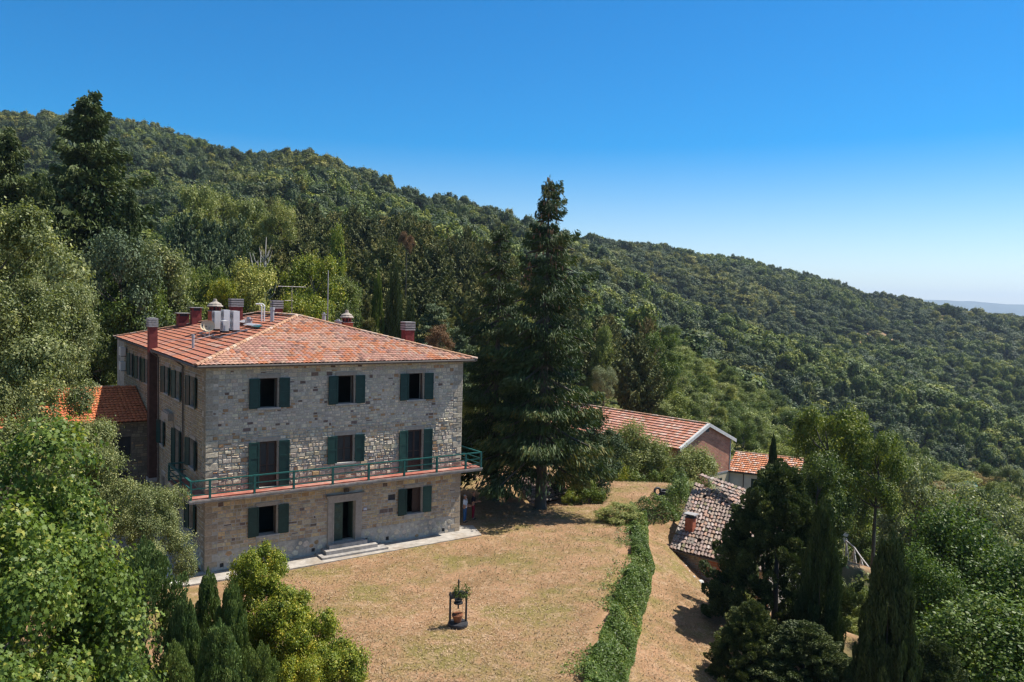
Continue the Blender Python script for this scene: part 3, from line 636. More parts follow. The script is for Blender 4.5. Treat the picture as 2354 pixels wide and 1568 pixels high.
# interior
mb = MB()
for z in (.5, 3.98, 7.15): mb.box(.46, LF-.3, .46, LS-.3, z-.1, z, 1)
mb.box(.1, LF-.1, .1, LS-.1, HW-.12, HW-.02, 0)
mb.box(.46, LF-.3, 4.6, 4.75, -.3, HW-.13, 0)
for u in (4.9, 9.6): mb.box(u, u+.12, .46, 4.59, -.3, HW-.13, 0)
mb.box(3.2, 3.35, 4.76, LS-.4, -.3, HW-.13, 0); mb.face([(LF-.25, .3, -.3), (LF-.25, 4.6, -.3), (LF-.25, 4.6, HW-.13), (LF-.25, .3, HW-.13)])
for v in (7.2, 12.3, 16.4, 19.4): mb.box(.46, 3.19, v, v+.12, -.3, HW-.13, 0)
mb.build('interior', [M['plaster'], M['floorin']], villa)
# ---- windows
def shutter(fr, par, a0, a1, z0, z1, tilt=0.0, hinge=0, panels=2, off=.035):
    mb = MB(); w = a1-a0; o = .05
    # local build with door swing 'tilt' about the hinge side
    h = a0 if hinge == 0 else a1; sg = 1 if hinge == 0 else -1
    ex = (fr.e*sg*math.cos(tilt) + fr.n*math.sin(tilt)); nx = (fr.n*math.cos(tilt) - fr.e*sg*math.sin(tilt))
    O = fr.p(h, z0, off); H = z1-z0
    def bx(x0, x1, y0, y1, d0, d1): mb.obox(O+ex*x0+Vector((0, 0, y0))+nx*d0, ex*(x1-x0), nx*(d1-d0), Vector((0, 0, y1-y0)))
    bx(.0, w, 0, H, .012, .032)
    bx(0, .075, 0, H, .034, .05); bx(w-.075, w, 0, H, .034, .05)
    ys = [0] + [H*(i+1)/panels for i in range(panels)]
    bx(.077, w-.077, 0, .11, .033, .049); bx(.077, w-.077, H-.09, H, .033, .049)
    for y in ys[1:-1]: bx(.077, w-.077, y-.05, y+.05, .033, .049)
    bx(0, w, 0, H, .002, .01)
    # hinges
    bx(-.05, .1, H*.12, H*.12+.03, .051, .058); bx(-.05, .1, H*.86, H*.86+.03, .051, .058)
    mb.build('shutter', M['green' if (a0*7+z0*3) % 1 < .55 else 'green2'], par)
def window(fr, o, kind, sh=True, cas=None, shw=.55, tilts=(0, 0)):
    a, b, c, d_ = o
    mb = MB(); t = .1
    # stone trim (thin, light) and casement frame
    fr.box(mb, a-t, a, c, d_, .0, .03, 0); fr.box(mb, b, b+t, c, d_, .0, .03, 0)
    fr.box(mb, a+.001, a+.05, c+.003, d_-.003, -.2, -.13, 1); fr.box(mb, b-.05, b-.001, c+.003, d_-.003, -.2, -.13, 1); fr.box(mb, a+.051, b-.051, d_-.06, d_-.003, -.2, -.13, 1)
    w = mb.build('window', [M['sandstone'], M['brown']], villa)
    ml = MB(); fr.box(ml, a-.16, b+.16, d_+.002, d_+.2, 0, .035); ml.build('lintel', M['sandstone'], w)
    ms = MB(); fr.box(ms, a-.16, b+.16, c-.1, c-.002, -.02, .11); ms.build('sill', M['sill'], w)
    if cas in ('closed', 'door'):
        mc = MB(); mp = MB(); mid = (a+b)/2
        for x0, x1 in ((a+.052, mid-.003), (mid+.003, b-.052)):
            s_ = .055; zb = c+.004
            fr.box(mc, x0, x0+s_, zb, d_-.064, -.19, -.145); fr.box(mc, x1-s_, x1, zb, d_-.064, -.19, -.145)
            fr.box(mc, x0+s_+.001, x1-s_-.001, d_-.124, d_-.064, -.19, -.145)
            kh = .75 if cas == 'door' else .1
            fr.box(mc, x0+s_+.001, x1-s_-.001, zb, zb+kh, -.185, -.15)
            fr.box(mc, x0+s_+.001, x1-s_-.001, zb+.42*(d_-c)+.1, zb+.42*(d_-c)+.14, -.185, -.15)
            fr.box(mp, x0+s_, x1-s_, zb+kh, d_-.125, -.172, -.166)
        mc.build('casement', M['brown'], w); mp.build('pane', M['glass'], w)
    if cas == 'half':
        mc = MB(); mp = MB(); x0, x1 = a+.45, b-.052
        fr.box(mc, x0, x0+.07, c+.01, d_-.07, -.19, -.145); fr.box(mc, x1-.07, x1, c+.01, d_-.07, -.19, -.145)
        for z in (c+.01, c+.48, c+.96, d_-.14): fr.box(mc, x0+.071, x1-.071, z, z+.07, -.19, -.145)
        fr.box(mp, x0+.07, x1-.07, c+.02, d_-.1, -.18, -.172)
        mc.build('casement', M['brown'], w); mp.build('pane', M['brown'], w)
    if sh:
        n = 3 if kind == 'tall' else 2
        shutter(fr, w, a-.02-shw, a-.02, c-.02, d_+.0, tilts[0], 1, n, .038); shutter(fr, w, b+.02+.06, b+.08+shw, c-.02, d_+.0, tilts[1], 0, n, .038)
for i, o in enumerate(OF[:3]): window(front, o, 'std', tilts=((.05, .04), (.10, .03), (.04, .12))[i])
for i, o in enumerate(OF[3:6]): window(front, o, 'tall' if i != 1 else 'std', cas='door' if i != 1 else 'closed', tilts=(.06, .09))
window(front, OF[6], 'std', tilts=(.06, .05)); window(front, OF[7], 'std', cas='half', tilts=(.06, .05))
for i, o in enumerate(OL):
    if i in (0, 1, 2, 3, 4, 5, 6, 8, 9): window(left, o, 'std', cas='closed' if i in (6, 8) else None, tilts=(.12, .25), shw=.5)
    elif i == 7: window(left, o, 'tall', cas='door', tilts=(.1, .2), shw=.5)
    else: window(left, o, 'std', sh=False, cas='closed')
# tall light surround with a cornice on the left wall
mb = MB(); left.box(mb, 7.15, 7.5, 4.1, 6.75, 0, .05); left.box(mb, 7.1, 8.9, 6.76, 7.15, 0, .32); left.box(mb, 7.2, 8.8, 7.151, 7.22, 0, .25)
mb.build('wall_surround', M['sandstone'], villa)
# ---- entrance
mb = MB()
front.box(mb, 6.44, 6.795, .33, 2.78, 0, .07); front.box(mb, 8.035, 8.40, .33, 2.78, 0, .07); front.box(mb, 6.44, 8.40, 2.781, 3.05, 0, .075)
front.box(mb, 6.36, 8.50, 3.051, 3.17, 0, .16); front.box(mb, 6.30, 8.56, 3.171, 3.22, 0, .22)
for a, b in ((6.70, 6.79), (8.04, 8.13)): front.box(mb, a, b, .40, 2.74, .071, .09)
door = mb.build('door', M['sandstone'], villa)
mb = MB(); x0, x1 = 6.81, 7.40
front.box(mb, x0, x1, .6, 2.75, -.24, -.2)
for z0, z1 in ((2.2, 2.62), (1.6, 2.08), (1.08, 1.48)):
    for q in ((x0+.07, x0+.1, z0, z1), (x1-.1, x1-.07, z0, z1), (x0+.1, x1-.1, z0, z0+.03), (x0+.1, x1-.1, z1-.03, z1)): front.box(mb, *q, -.199, -.18)
    cx, cz = (x0+x1)/2, (z0+z1)/2; Pq = [front.p(x0+.11, z0+.04, -.198), front.p(x1-.11, z0+.04, -.198), front.p(x1-.11, z1-.04, -.198), front.p(x0+.11, z1-.04, -.198)]; ap = front.p(cx, cz, -.165)
    for i in range(4): mb.face([Pq[i], Pq[(i+1) % 4], ap])
for i in range(7): front.box(mb, x0+.06+i*.075, x0+.1+i*.075, .62, .98, -.199, -.175)
lf = mb.build('door_leaf', M['doorgreen'], door)
mb = MB(); mb.tube([front.p(7.36, 1.5, -.2), front.p(7.36, 1.5, -.13)], .02, 8); mb.build('door_handle', M['dark'], door)
mb = MB()   # inner leaf standing open
front.box(mb, 7.98, 8.02, .6, 2.75, -.85, -.25); mb.build('door_leaf', M['doorgreen'], door)
mb = MB()
def stepbox(a0, a1, z1, d1, z0=-.3): front.box(mb, a0, a1, z0, z1, .0 if z1 > .5 else .001, d1)
stepbox(6.40, 8.62, .56, .42, .36); stepbox(6.1, 9.1, .36, .75, .17); stepbox(5.75, 9.6, .17, 1.1)
mb.build('entrance_steps', M['concrete'], villa)
# number plate, lamp, ring
mb = MB(); front.box(mb, 8.53, 8.75, 2.13, 2.29, .025, .035, 0); front.box(mb, 8.545, 8.735, 2.145, 2.275, .0355, .038, 1)
def stroke(pts, w=.012):
    for (a, b), (c, d_) in zip(pts[:-1], pts[1:]):
        if abs(a-c) < 1e-4 or abs(b-d_) < 1e-4: front.box(mb, min(a, c)-w/2, max(a, c)+w/2, min(b, d_)-w/2, max(b, d_)+w/2, .0385, .0405, 0)
        else:
            A, B = front.p(a, b, .0385), front.p(c, d_, .0385); mb.obox(A, B-A, Vector((w, 0, 0)), Vector((0, -.002, 0)), 0)
stroke([(8.625, 2.255), (8.585, 2.255), (8.585, 2.215), (8.622, 2.215), (8.622, 2.165), (8.582, 2.165)])
stroke([(8.655, 2.255), (8.70, 2.255)]); stroke([(8.694, 2.255), (8.664, 2.165)])
mb.build('number_plate', [M['bluepaint'], M['white']], villa)
mb = MB(); front.box(mb, 7.42, 7.5, 3.38, 3.46, 0, .12, 0); front.box(mb, 7.33, 7.59, 3.33, 3.53, .12, .22, 0); front.box(mb, 7.35, 7.57, 3.35, 3.51, .2201, .226, 1)
mb.build('wall_lamp', [M['dark'], M['glass']], villa)
# ---- balcony
BW, BZ = .93, 3.84
mb = MB()
mb.box(-BW, LF+BW, -BW, -.001, BZ, BZ+.17, 0); mb.box(-BW, -.001, 0, 4.05, BZ, BZ+.17, 0); mb.box(LF+.001, LF+BW, 0, 6.0, BZ, BZ+.17, 0)
mb.box(-BW-.03, LF+BW+.03, -BW-.03, -BW+.001, BZ+.1, BZ+.18, 0)
balc = mb.build('balcony', M['concrete'], villa)
mb = MB(); z = BZ+.18
mb.box(-BW+.03, LF+BW-.03, -BW+.03, -.002, z-.01, z+.02); mb.box(-BW+.03, -.002, 0.001, 4.02, z-.01, z+.02); mb.box(LF+.002, LF+BW-.03, .001, 5.97, z-.01, z+.02)
mb.build('balcony_floor', M['redtile'], balc)
zf, zt = BZ+.2, 4.97; po = BW-.06
def rails(mb, a, b, posts):
    a, b = Vector(a), Vector(b); dr = (b-a).normalized(); sd = Vector((dr.y, -dr.x, 0))
    for zz, r, hh in ((zt, .055, .06), (zt-.38, .024, .05), (zt-.7, .024, .05)):
        mb.obox(a+sd*-r+Vector((0, 0, zz-hh)), b-a, sd*r*2, Vector((0, 0, hh)))
mb = MB()
C1, C2, C0, C3 = (-po, -po, 0), (LF+po, -po, 0), (-po, 4.0, 0), (LF+po, 5.9, 0)
rails(mb, C1, C2, 0); rails(mb, C0, C1, 0); rails(mb, C2, C3, 0); rails(mb, (-po+.05, 4.0, 0), (-.02, 4.0, 0), 0)
rail = mb.build('railing', M['rail'], balc)
pu = [-po, .02, 2.19, 4.22, 6.35, 8.43, 10.6, 12.7, 14.66, LF+po]
for P in [(u, -po) for u in pu] + [(-po, 1.3), (-po, 4.0), (LF+po, 1.9), (LF+po, 5.9)]:
    mb = MB(); mb.box(P[0]-.05, P[0]+.05, P[1]-.052, P[1]+.052, zf-.02, zt+.01); mb.build('railing_post', M['rail'], balc)
# ---- roof
E_ = .5; EX = .57; ZE = HW+.02; VB = 27.5; RU = LF/2; V1, V2 = 7.9, 15.6; ZR = 12.78
ea = [(-EX, -E_, ZE), (LF+EX, -E_, ZE), (LF+EX, VB, ZE), (.0, VB, ZE)]; r1, r2 = (RU, V1, ZR), (RU, V2, ZR)
mb = MB()
for f_ in ([ea[0], ea[1], r1], [ea[1], ea[2], r2, r1], [ea[2], ea[3], r2], [ea[3], ea[0], r1, r2]): mb.face(f_, 0)
mb.face([(x, y, z-.14) for x, y, z in ea][::-1], 1)
for i in range(4):
    a, b = ea[i], ea[(i+1) % 4]; mb.face([(a[0], a[1], a[2]-.14), (b[0], b[1], b[2]-.14), b, a], 1)
roof = mb.build('roof', [M['under'], M['wood']], villa)
def tile_field(mb, o, e, c, poly, tw, row, cols, g, lip=.035, amp=.035, jit=.0, lift=.03, nseg=4, miss=0, lip_shade=.45):
    """tiles over a polygon in the plane (o; e along the eave, c up the slope); each tile arched and lapped over the next"""
    o, e, c = Vector(o), Vector(e).normalized(), Vector(c); cl = c.length; c = c/cl
    n = e.cross(c).normalized(); n = n if n.z > 0 else -n
    P2 = []
    for p in poly:
        d_ = Vector(p)-o
        # solve in skewed axes
        ee, ec, cc = 1.0, e.dot(c), 1.0; de, dc = d_.dot(e), d_.dot(c); det = 1-ec*ec
        P2.append(((de-ec*dc)/det, (dc-ec*de)/det))
    ymin, ymax = min(p[1] for p in P2), max(p[1] for p in P2); r = 0; y = ymin
    while y < ymax-.05:
        ym = y+row*.5; xs = []
        for (x0, y0), (x1, y1) in zip(P2, P2[1:]+P2[:1]):
            if (y0 > ym) != (y1 > ym): xs.append(x0+(ym-y0)/(y1-y0)*(x1-x0))
        if len(xs) >= 2:
            xa, xb = min(xs), max(xs); k0 = int(xa/tw)-1; off = (.5*tw if False else 0)
            x = k0*tw+off
            rj = g.gauss(0, 1)*jit*.3
            while x < xb:
                a0, a1 = max(x, xa), min(x+tw, xb)
                if a1-a0 > tw*.25 and g.random() >= miss:
                    col = cols(g, a0, y); jx, jy, jz = (g.gauss(0, 1)*jit*.5, g.gauss(0, 1)*jit, abs(g.gauss(0, 1))*jit*.5)
                    sk = g.gauss(0, 1)*jit*.6
                    lo, hi = [], []
                    for k in range(nseg+1):
                        f = k/nseg; h = math.sin(f*math.pi)*amp; xx = a0+(a1-a0)*f
                        lo.append(o+e*(xx+jx+sk)+c*(y+jy+rj-.02)+n*(lift+h+lip+jz)); hi.append(o+e*(xx+jx-sk)+c*(y+row+jy+rj)+n*(lift+h))
                    for k in range(nseg):
                        mb.face([lo[k], lo[k+1], hi[k+1], hi[k]], 0, col)
                        mb.face([lo[k]-n*(lip+.012), lo[k+1]-n*(lip+.012), lo[k+1], lo[k]], 0, tuple(v*lip_shade for v in col))  # lip faces darkened to paint the shadow line under each tile row
                x += tw
        y += row; r += 1
def cvar(base, g, v=.12): k = g.uniform(1-v, 1+v); return tuple(max(0, q*k*g.uniform(.96, 1.04)) for q in base)
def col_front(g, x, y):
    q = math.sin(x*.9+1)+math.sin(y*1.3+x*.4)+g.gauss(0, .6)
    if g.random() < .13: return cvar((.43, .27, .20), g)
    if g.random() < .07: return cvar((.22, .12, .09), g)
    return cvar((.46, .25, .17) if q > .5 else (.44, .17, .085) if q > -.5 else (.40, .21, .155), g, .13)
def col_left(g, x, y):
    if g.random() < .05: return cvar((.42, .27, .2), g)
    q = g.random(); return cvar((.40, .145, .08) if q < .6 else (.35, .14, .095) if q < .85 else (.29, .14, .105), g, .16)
g = random.Random(9)
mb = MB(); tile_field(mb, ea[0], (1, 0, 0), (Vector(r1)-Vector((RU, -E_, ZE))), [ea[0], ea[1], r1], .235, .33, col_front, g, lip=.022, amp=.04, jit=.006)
mb.build('roof_tiles', M['tile'], roof)
mb = MB(); cdir = Vector((RU, 5, ZR))-Vector((-EX, 5, ZE)); tile_field(mb, ea[0], Vector(ea[3])-Vector(ea[0]), cdir, [ea[0], ea[3], r2, r1], .27, .42, col_left, g, lip_shade=.3, lip=.045, amp=.02, jit=.006, nseg=3)
mb.build('roof_tiles', M['tile'], roof)
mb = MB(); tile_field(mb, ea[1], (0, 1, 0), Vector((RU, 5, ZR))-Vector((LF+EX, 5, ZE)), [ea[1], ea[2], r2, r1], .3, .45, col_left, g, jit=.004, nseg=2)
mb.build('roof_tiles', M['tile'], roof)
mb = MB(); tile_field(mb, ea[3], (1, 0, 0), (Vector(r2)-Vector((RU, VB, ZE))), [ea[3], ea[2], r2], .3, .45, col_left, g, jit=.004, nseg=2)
mb.build('roof_tiles', M['tile'], roof)
def ridge(mb, a, b, g, r=.12, st=.36, cols=None):
    a, b = Vector(a), Vector(b); Ln = (b-a).length; dr = (b-a)/Ln; sd = dr.cross(Vector((0, 0, 1))).normalized(); up = sd.cross(dr); k = 0; x = 0
    while x < Ln-.1:
        c = cvar((.44, .25, .15) if g.random() < .6 else (.50, .36, .27), g); R0, R1 = r, r*1.18
        A = []; B = []
        for i in range(6):
            f = math.pi*i/5; A.append(a+dr*x+sd*math.cos(f)*R0+up*(math.sin(f)*R0*.75+.055)); B.append(a+dr*(x+st*1.06)+sd*math.cos(f)*R1+up*(math.sin(f)*R1*.75+.06))
        for i in range(5): mb.face([A[i], B[i], B[i+1], A[i+1]], 0, c)
        mb.face(B, 0, c); x += st; k += 1
for a, b in ((r1, ea[0]), (r1, ea[1]), (r2, ea[3]), (r2, ea[2]), (r1, r2)):
    mb = MB(); ridge(mb, a, b, g); mb.build('hip_tiles' if (a, b) != (r1, r2) else 'ridge_tiles', M['tile'], roof)
mb = MB()
for a, b in zip(ea, ea[1:]+ea[:1]):
    A, B = Vector(a), Vector(b); mid = Vector((RU, 10, 0)); n_ = (B-A).normalized().cross(Vector((0, 0, 1))).normalized()
    if n_.dot(A-mid) < 0: n_ = -n_
    mb.tube([A+n_*.06+Vector((0, 0, -.05)), B+n_*.06+Vector((0, 0, -.05))], .062, 8)
mb.build('gutter', M['gutter'], roof)
for v in (4.4, 10.9): 
    mb = MB(); mb.tube([(-.52, v, ZE-.08), (-.12, v, ZE-.4), (-.10, v, .0 if v > 5 else 4.05)], .05, 8); mb.build('downpipe', M['gutter'], villa)
# external stack on the left wall
M['stackshade'] = mat('eave_shade_stack', (.075, .042, .034), .9, .3, 4, .3)  # red stack below the eave, with the eave's shade painted in as dark brown
mb = MB(); mb.box(-.47, -.002, 11.7, 12.35, 2.6, ZE-.15, 2); mb.box(-.47, -.002, 11.7, 12.35, ZE-.149, ZE+1.4, 0); mb.box(-.52, .02, 11.65, 12.4, 2.35, 2.6, 1)
zc = ZE+1.41
for i in range(4): mb.box(-.5-.03, .03, 11.64, 12.41, zc+i*.14, zc+i*.14+.11, 1); mb.box(-.42, -.06, 11.72, 12.32, zc+i*.14+.11, zc+i*.14+.14, 1)
tag(mb.build('chimney', [M['chimred'], M['chimcap'], M['stackshade']], villa), 'tall dark red chimney stack running up the shaded side wall')
# ---- chimneys and pipes on the roof (z of the left plane at u)
def zl(u): return ZE+(ZR-ZE)*(u+EX)/(RU+EX)
def slat_cap(mb, x0, x1, y0, y1, z, n=4, mi=1):
    for i in range(n):
        mb.box(x0-.05, x1+.05, y0-.05, y1+.05, z+i*.15, z+i*.15+.1, mi)
        if i < n-1: mb.box(x0+.03, x1-.03, y0+.03, y1-.03, z+i*.15+.1, z+i*.15+.15, 2)
def chim(u, v, w, l, h, kind, z0=None):
    mb = MB(); z = (zl(u) if z0 is None else z0); x0, x1, y0, y1 = u-w/2, u+w/2, v-l/2, v+l/2
    if kind == 'slat': mb.box(x0, x1, y0, y1, z-.5, z+h, 0); slat_cap(mb, x0, x1, y0, y1, z+h)
    if kind == 'plate':
        mb.box(x0, x1, y0, y1, z-.5, z+h-.3, 0)
        for a in (x0, x1-.1):
            for b in (y0, y1-.1): mb.box(a, a+.1, b, b+.1, z+h-.3, z+h-.1, 0)
        mb.box(x0+.1, x1-.1, y0+.1, y1-.1, z+h-.3, z+h-.1, 2); mb.box(x0-.1, x1+.1, y0-.1, y1+.1, z+h-.1, z+h-.05, 1)
    if kind == 'brick':
        mb.box(x0, x1, y0, y1, z-.5, z+h*.62, 3)
        for k in range(8):
            a = k*math.pi/4; mb.box(u+math.cos(a)*w*.42-.05, u+math.cos(a)*w*.42+.05, v+math.sin(a)*l*.42-.05, v+math.sin(a)*l*.42+.05, z+h*.62+.03, z+h*.62+.3, 0)
        mb.box(x0-.06, x1+.06, y0-.06, y1+.06, z+h*.62, z+h*.62+.03, 1); mb.lathe((u, v, z+h*.62+.05), [(w*.3, 0), (w*.3, .25)], 10, 2)
        mb.lathe((u, v, z+h*.62+.3), [(w*.72, 0), (w*.72, .06), (w*.58, .14), (w*.58, .19), (w*.2, .34), (w*.16, .5), (.02, .52)], 12, 4)
    return mb.build('chimney', [M['chimred'], M['chimcap'], M['dark'], M['brickch'], M['sandstone']], roof)
tag(chim(3.6, 21.6, .75, .75, .95, 'plate'), 'low dark red chimney with a flat metal plate cap at the back left of the roof')
tag(chim(4.3, 20.6, .65, .65, 1.2, 'plate'), 'taller dark red chimney with a flat metal plate cap at the back of the roof')
tag(chim(3.75, 13.1, .72, .72, 1.9, 'brick'), 'orange brick chimney with a tiled conical hood beside the air conditioners')
tag(chim(5.6, 14.9, .75, .65, .95, 'slat'), 'dark red chimney with a grey slatted cap behind the air conditioners')
tag(chim(7.6, 12.4, .6, .6, .35, 'slat'), 'short grey slatted chimney on the ridge')
tag(chim(10.6, 7.6, .62, .62, .95, 'brick', z0=ZR-.95), 'small brick chimney with a domed tile hood beyond the hip')
tag(chim(13.9, 5.4, .62, .62, 1.35, 'slat', z0=ZE+.15), 'red chimney with a grey slatted cap at the right end of the roof')
for (u, v, h, r, k) in ((.84, 6.3, .62, .07, 0), (6.1, 8.7, .72, .12, 0), (8.9, 7.2, .5, .12, 1), (9.9, 7.3, .35, .2, 1), (5.2, 10.6, .28, .22, 1)):
    mb = MB(); z = zl(u) if u < RU else ZR-(u-RU)*.28
    mb.tube([(u, v, z-.3), (u, v, z+h)], r, 10)
    mb.tube([(u, v, z+h), (u, v, z+h+.18)] if k == 0 else [(u, v, z+h+.05), (u, v, z+h+.1)], r*1.3, 10); mb.tube([(u, v, z+h), (u, v, z+h+.2)], r*.6, 8)
    mb.build('flue_pipe', M['steel'], roof)
for q in (0, .28):
    mb = MB(); u, v = 5.9+q*.3, 10.2-q; z = zl(u); mb.tube([(u, v, z-.2), (u, v, z+1.0), (u-.08, v+.06, z+1.12), (u-.3, v+.2, z+1.13)], .045, 8); mb.build('flue_pipe', M['white'], roof)
for (u, v, l, w, m_) in ((5.0, 11.6, .5, 1.9, 'steel'), (4.7, 8.7, .35, 2.6, 'steel'), (4.6, 7.35, .3, 1.4, 'rail')):
    mb = MB(); sl = (ZR-ZE)/(RU+EX); mb.obox((u, v-w/2, zl(u)+.12), (l, 0, l*sl), (0, w, 0), (-.02, 0, .05)); mb.build('roof_panel', M[m_], roof)
# aerial cables
mb = MB(); mb.tube([(1.0, 13.0, zl(1)+.1), (1.6, 9, zl(1.6)+.15), (2.6, 8.6, zl(2.6)+.2)], .018, 5); mb.build('roof_cable', M['white'], roof)
def on_villa(u, v, z): 
    c, s_ = math.cos(VA), math.sin(VA); return Vector((VO.x+u*c-v*s_, VO.y+u*s_+v*c, z))
# ---- air conditioning units standing on the roof
def ac_unit(u, v, w, h, dpt, label, rz=0):
    t = empty('air_conditioner', on_villa(u, v, zl(u)+.10), VA+rz, label, 'air conditioner', 'air conditioning units standing on the roof')
    mb = MB(); mb.box(-dpt/2, dpt/2, -w/2, w/2, .12, .12+h, 0); mb.box(-dpt/2-.004, -dpt/2, -w/2+.03, w/2-.03, .15, .15+h*.06, 1); mb.build('casing', [M['white'], M['steel']], t)
    mb = MB()
    for zc in ((.12+h*.28, .12+h*.74) if h > .9 else (.12+h*.5,)):
        r = min(w*.4, h*.22 if h > .9 else h*.4)
        for k in range(3): 
            rr = r*(1-.3*k); n_ = 18
            for i in range(n_):
                a0, a1 = i*6.2832/n_, (i+1)*6.2832/n_
                mb.obox((-dpt/2-.014, math.cos(a0)*rr, zc+math.sin(a0)*rr), (0, (math.cos(a1)-math.cos(a0))*rr, (math.sin(a1)-math.sin(a0))*rr), (0, -math.cos(a0)*.025, -math.sin(a0)*.025), (.01, 0, 0))
    mb.build('fan_grille', M['metal'], t)
    for y in (-w*.35, w*.35): mb = MB(); mb.box(-dpt/2-.05, dpt/2+.05, y-.03, y+.03, 0, .118); mb.build('foot', M['dark'], t)
    return t
ac_unit(3.35, 11.2, .72, 1.12, .36, 'tall white air conditioning unit next to the brick chimney', 0)
ac_unit(3.65, 10.2, .76, 1.14, .38, 'tall white air conditioning unit between two others on the roof', 0)
ac_unit(3.25, 8.9, .7, .62, .32, 'short white air conditioning unit, lowest of the roof group', 0)
ac_unit(3.6, 8.0, .84, 1.14, .36, 'tall white air conditioning unit nearest the hip of the roof', 0)
mb = MB()
for y in (6.9, 11.9): mb.obox((2.5, y, zl(2.5)+.14), (1.6, 0, 1.6*(ZR-ZE)/(RU+EX)), (0, .06, 0), (0, 0, .06))
for x in (2.5, 4.0): mb.obox((x, 6.9, zl(x)+.07), (.06, 0, 0), (0, 5.06, 0), (0, 0, .06))
mb.build('unit_rack', M['metal'], roof)
def dish(u, v, r, label):
    t = empty('satellite_dish', on_villa(u, v, zl(u)+.09), VA, label, 'satellite dish', 'satellite dishes on the roof')
    mb = MB(); ax = Vector((-.55, -.75, .35)).normalized(); s1 = ax.cross(Vector((0, 0, 1))).normalized(); s2 = s1.cross(ax); c = Vector((0, 0, .62)); rings = []
    for k, (rr, dp) in enumerate(((.02, -.08), (.5, -.06), (.8, -.02), (1, .03))): rings.append([c+s1*math.cos(i*.3927)*r*rr+s2*math.sin(i*.3927)*r*rr+ax*dp for i in range(16)])
    for a, b in zip(rings[:-1], rings[1:]):
        for i in range(16): mb.face([a[i], a[(i+1) % 16], b[(i+1) % 16], b[i]])
    mb.build('reflector', M['creamwall'], t, True)
    mb = MB(); mb.tube([(0, 0, 0), (0, 0, .6)], .025, 8); mb.tube([(0, 0, .3), tuple(ax*.45+Vector((0, 0, .45)))], .012, 6); mb.build('mast', M['steel'], t)
    mb = MB(); p_ = ax*.45+Vector((0, 0, .45)); mb.tube([p_, p_+ax*.08], .035, 8); mb.build('receiver', M['dark'], t)
dish(2.5, 10.3, .34, 'cream satellite dish nearer the brick chimney')
dish(2.45, 9.3, .36, 'cream satellite dish in front of the short air conditioner')
t_ = empty('roof_aerial', on_villa(9.7, 8.6, ZR-.62), VA, 'tall thin mast aerial behind the roof hip', 'aerial')
mb = MB(); mb.tube([(0, 0, -.1), (0, 0, 1.1)], .045, 8); mb.build('mast_base', M['wood'], t_); mb = MB(); mb.tube([(0, 0, 1.1), (0, 0, 3.6)], .028, 6); mb.build('mast', M['steel'], t_)
t_ = empty('roof_aerial', on_villa(8.6, 12.3, ZR-.35), VA, 'television aerial with a long horizontal boom over the ridge', 'aerial')
mb = MB(); mb.tube([(0, 0, -.1), (0, 0, 2.3)], .025, 6); mb.build('mast', M['wood'], t_)
mb = MB(); mb.tube([(-.95, 0, 2.25), (.95, 0, 2.25)], .016, 5)
for i in range(9): mb.tube([(-.8+i*.2, -.3, 2.25), (-.8+i*.2, .3, 2.25)], .006, 4)
mb.tube([(-.5, 0, 1.3), (.1, 0, 1.3)], .012, 5); mb.build('boom', M['steel'], t_)
for k, (v, z) in enumerate(((22.9, 9.4), (22.9, 8.35))):
    t = empty('air_conditioner', on_villa(-.02, v, z), VA, ('upper' if k == 0 else 'lower')+' white air conditioning box hung on the far end of the side wall', 'air conditioner', 'air conditioning boxes on the side wall')
    mb = MB(); mb.box(-.42, -.1, -.45, .45, 0, .62); mb.build('casing', M['white'], t)
    mb = MB(); mb.obox((-.40, -.4, -.05), (.4, 0, 0), (0, .04, 0), (0, 0, .045)); mb.obox((-.40, .36, -.05), (.4, 0, 0), (0, .04, 0), (0, 0, .045)); mb.build('bracket', M['dark'], t)
# ---- low wing on the left
wing = empty('low_wing', on_villa(-.1, 14, 0), VA, 'low stone wing with bright orange tile roof beside the villa, half hidden by trees', 'outbuilding')
wf = Frame((0, 0, 0), (-1, 0, 0), (0, -1, 0)); mb = MB(); WL = 13.5
wops = [(1.2, 3.6, .02, 2.7), (5.5, 6.5, 1.2, 2.6), (1.0, 3.8, 3.5, 4.9), (5.4, 6.6, 3.5, 4.7)]
wall_sheet(wf, mb, 0, WL, -.5, 6.0, wops, .4)
mb.face([(-WL, 0, -.5), (-WL, 10, -.5), (-WL, 10, 6.0), (-WL, 0, 6.0)]); mb.face([(-WL, 0, 6), (-WL, 10, 6), (-WL, 5, 7.6)]); mb.face([(-WL, 10, -.5), (-.05, 10, -.5), (-.05, 10, 6), (-WL, 10, 6)])
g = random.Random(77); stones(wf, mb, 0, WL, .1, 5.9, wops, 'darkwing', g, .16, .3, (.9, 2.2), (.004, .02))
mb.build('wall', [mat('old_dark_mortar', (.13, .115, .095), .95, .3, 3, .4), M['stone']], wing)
mb = MB()
for i in range(18): wf.box(mb, 1.2, 3.6, .02+i*.149, .15+i*.149, -.3, -.27)
mb.build('garage_door', M['dark'], wing)
for o in wops[1:]:
    mb = MB(); wf.box(mb, o[0], o[1], o[2], o[3], -.3, -.26); mb.build('window', M['glass'], wing)
mb = MB(); mb.face([(-WL-.4, -.5, 5.86), (.05, -.5, 5.86), (.05, 5, 7.55), (-WL-.4, 5, 7.55)]); mb.face([(-WL-.4, 10.5, 5.86), (-WL-.4, 5, 7.55), (.05, 5, 7.55), (.05, 10.5, 5.86)])
wr = mb.build('roof', M['under'], wing)
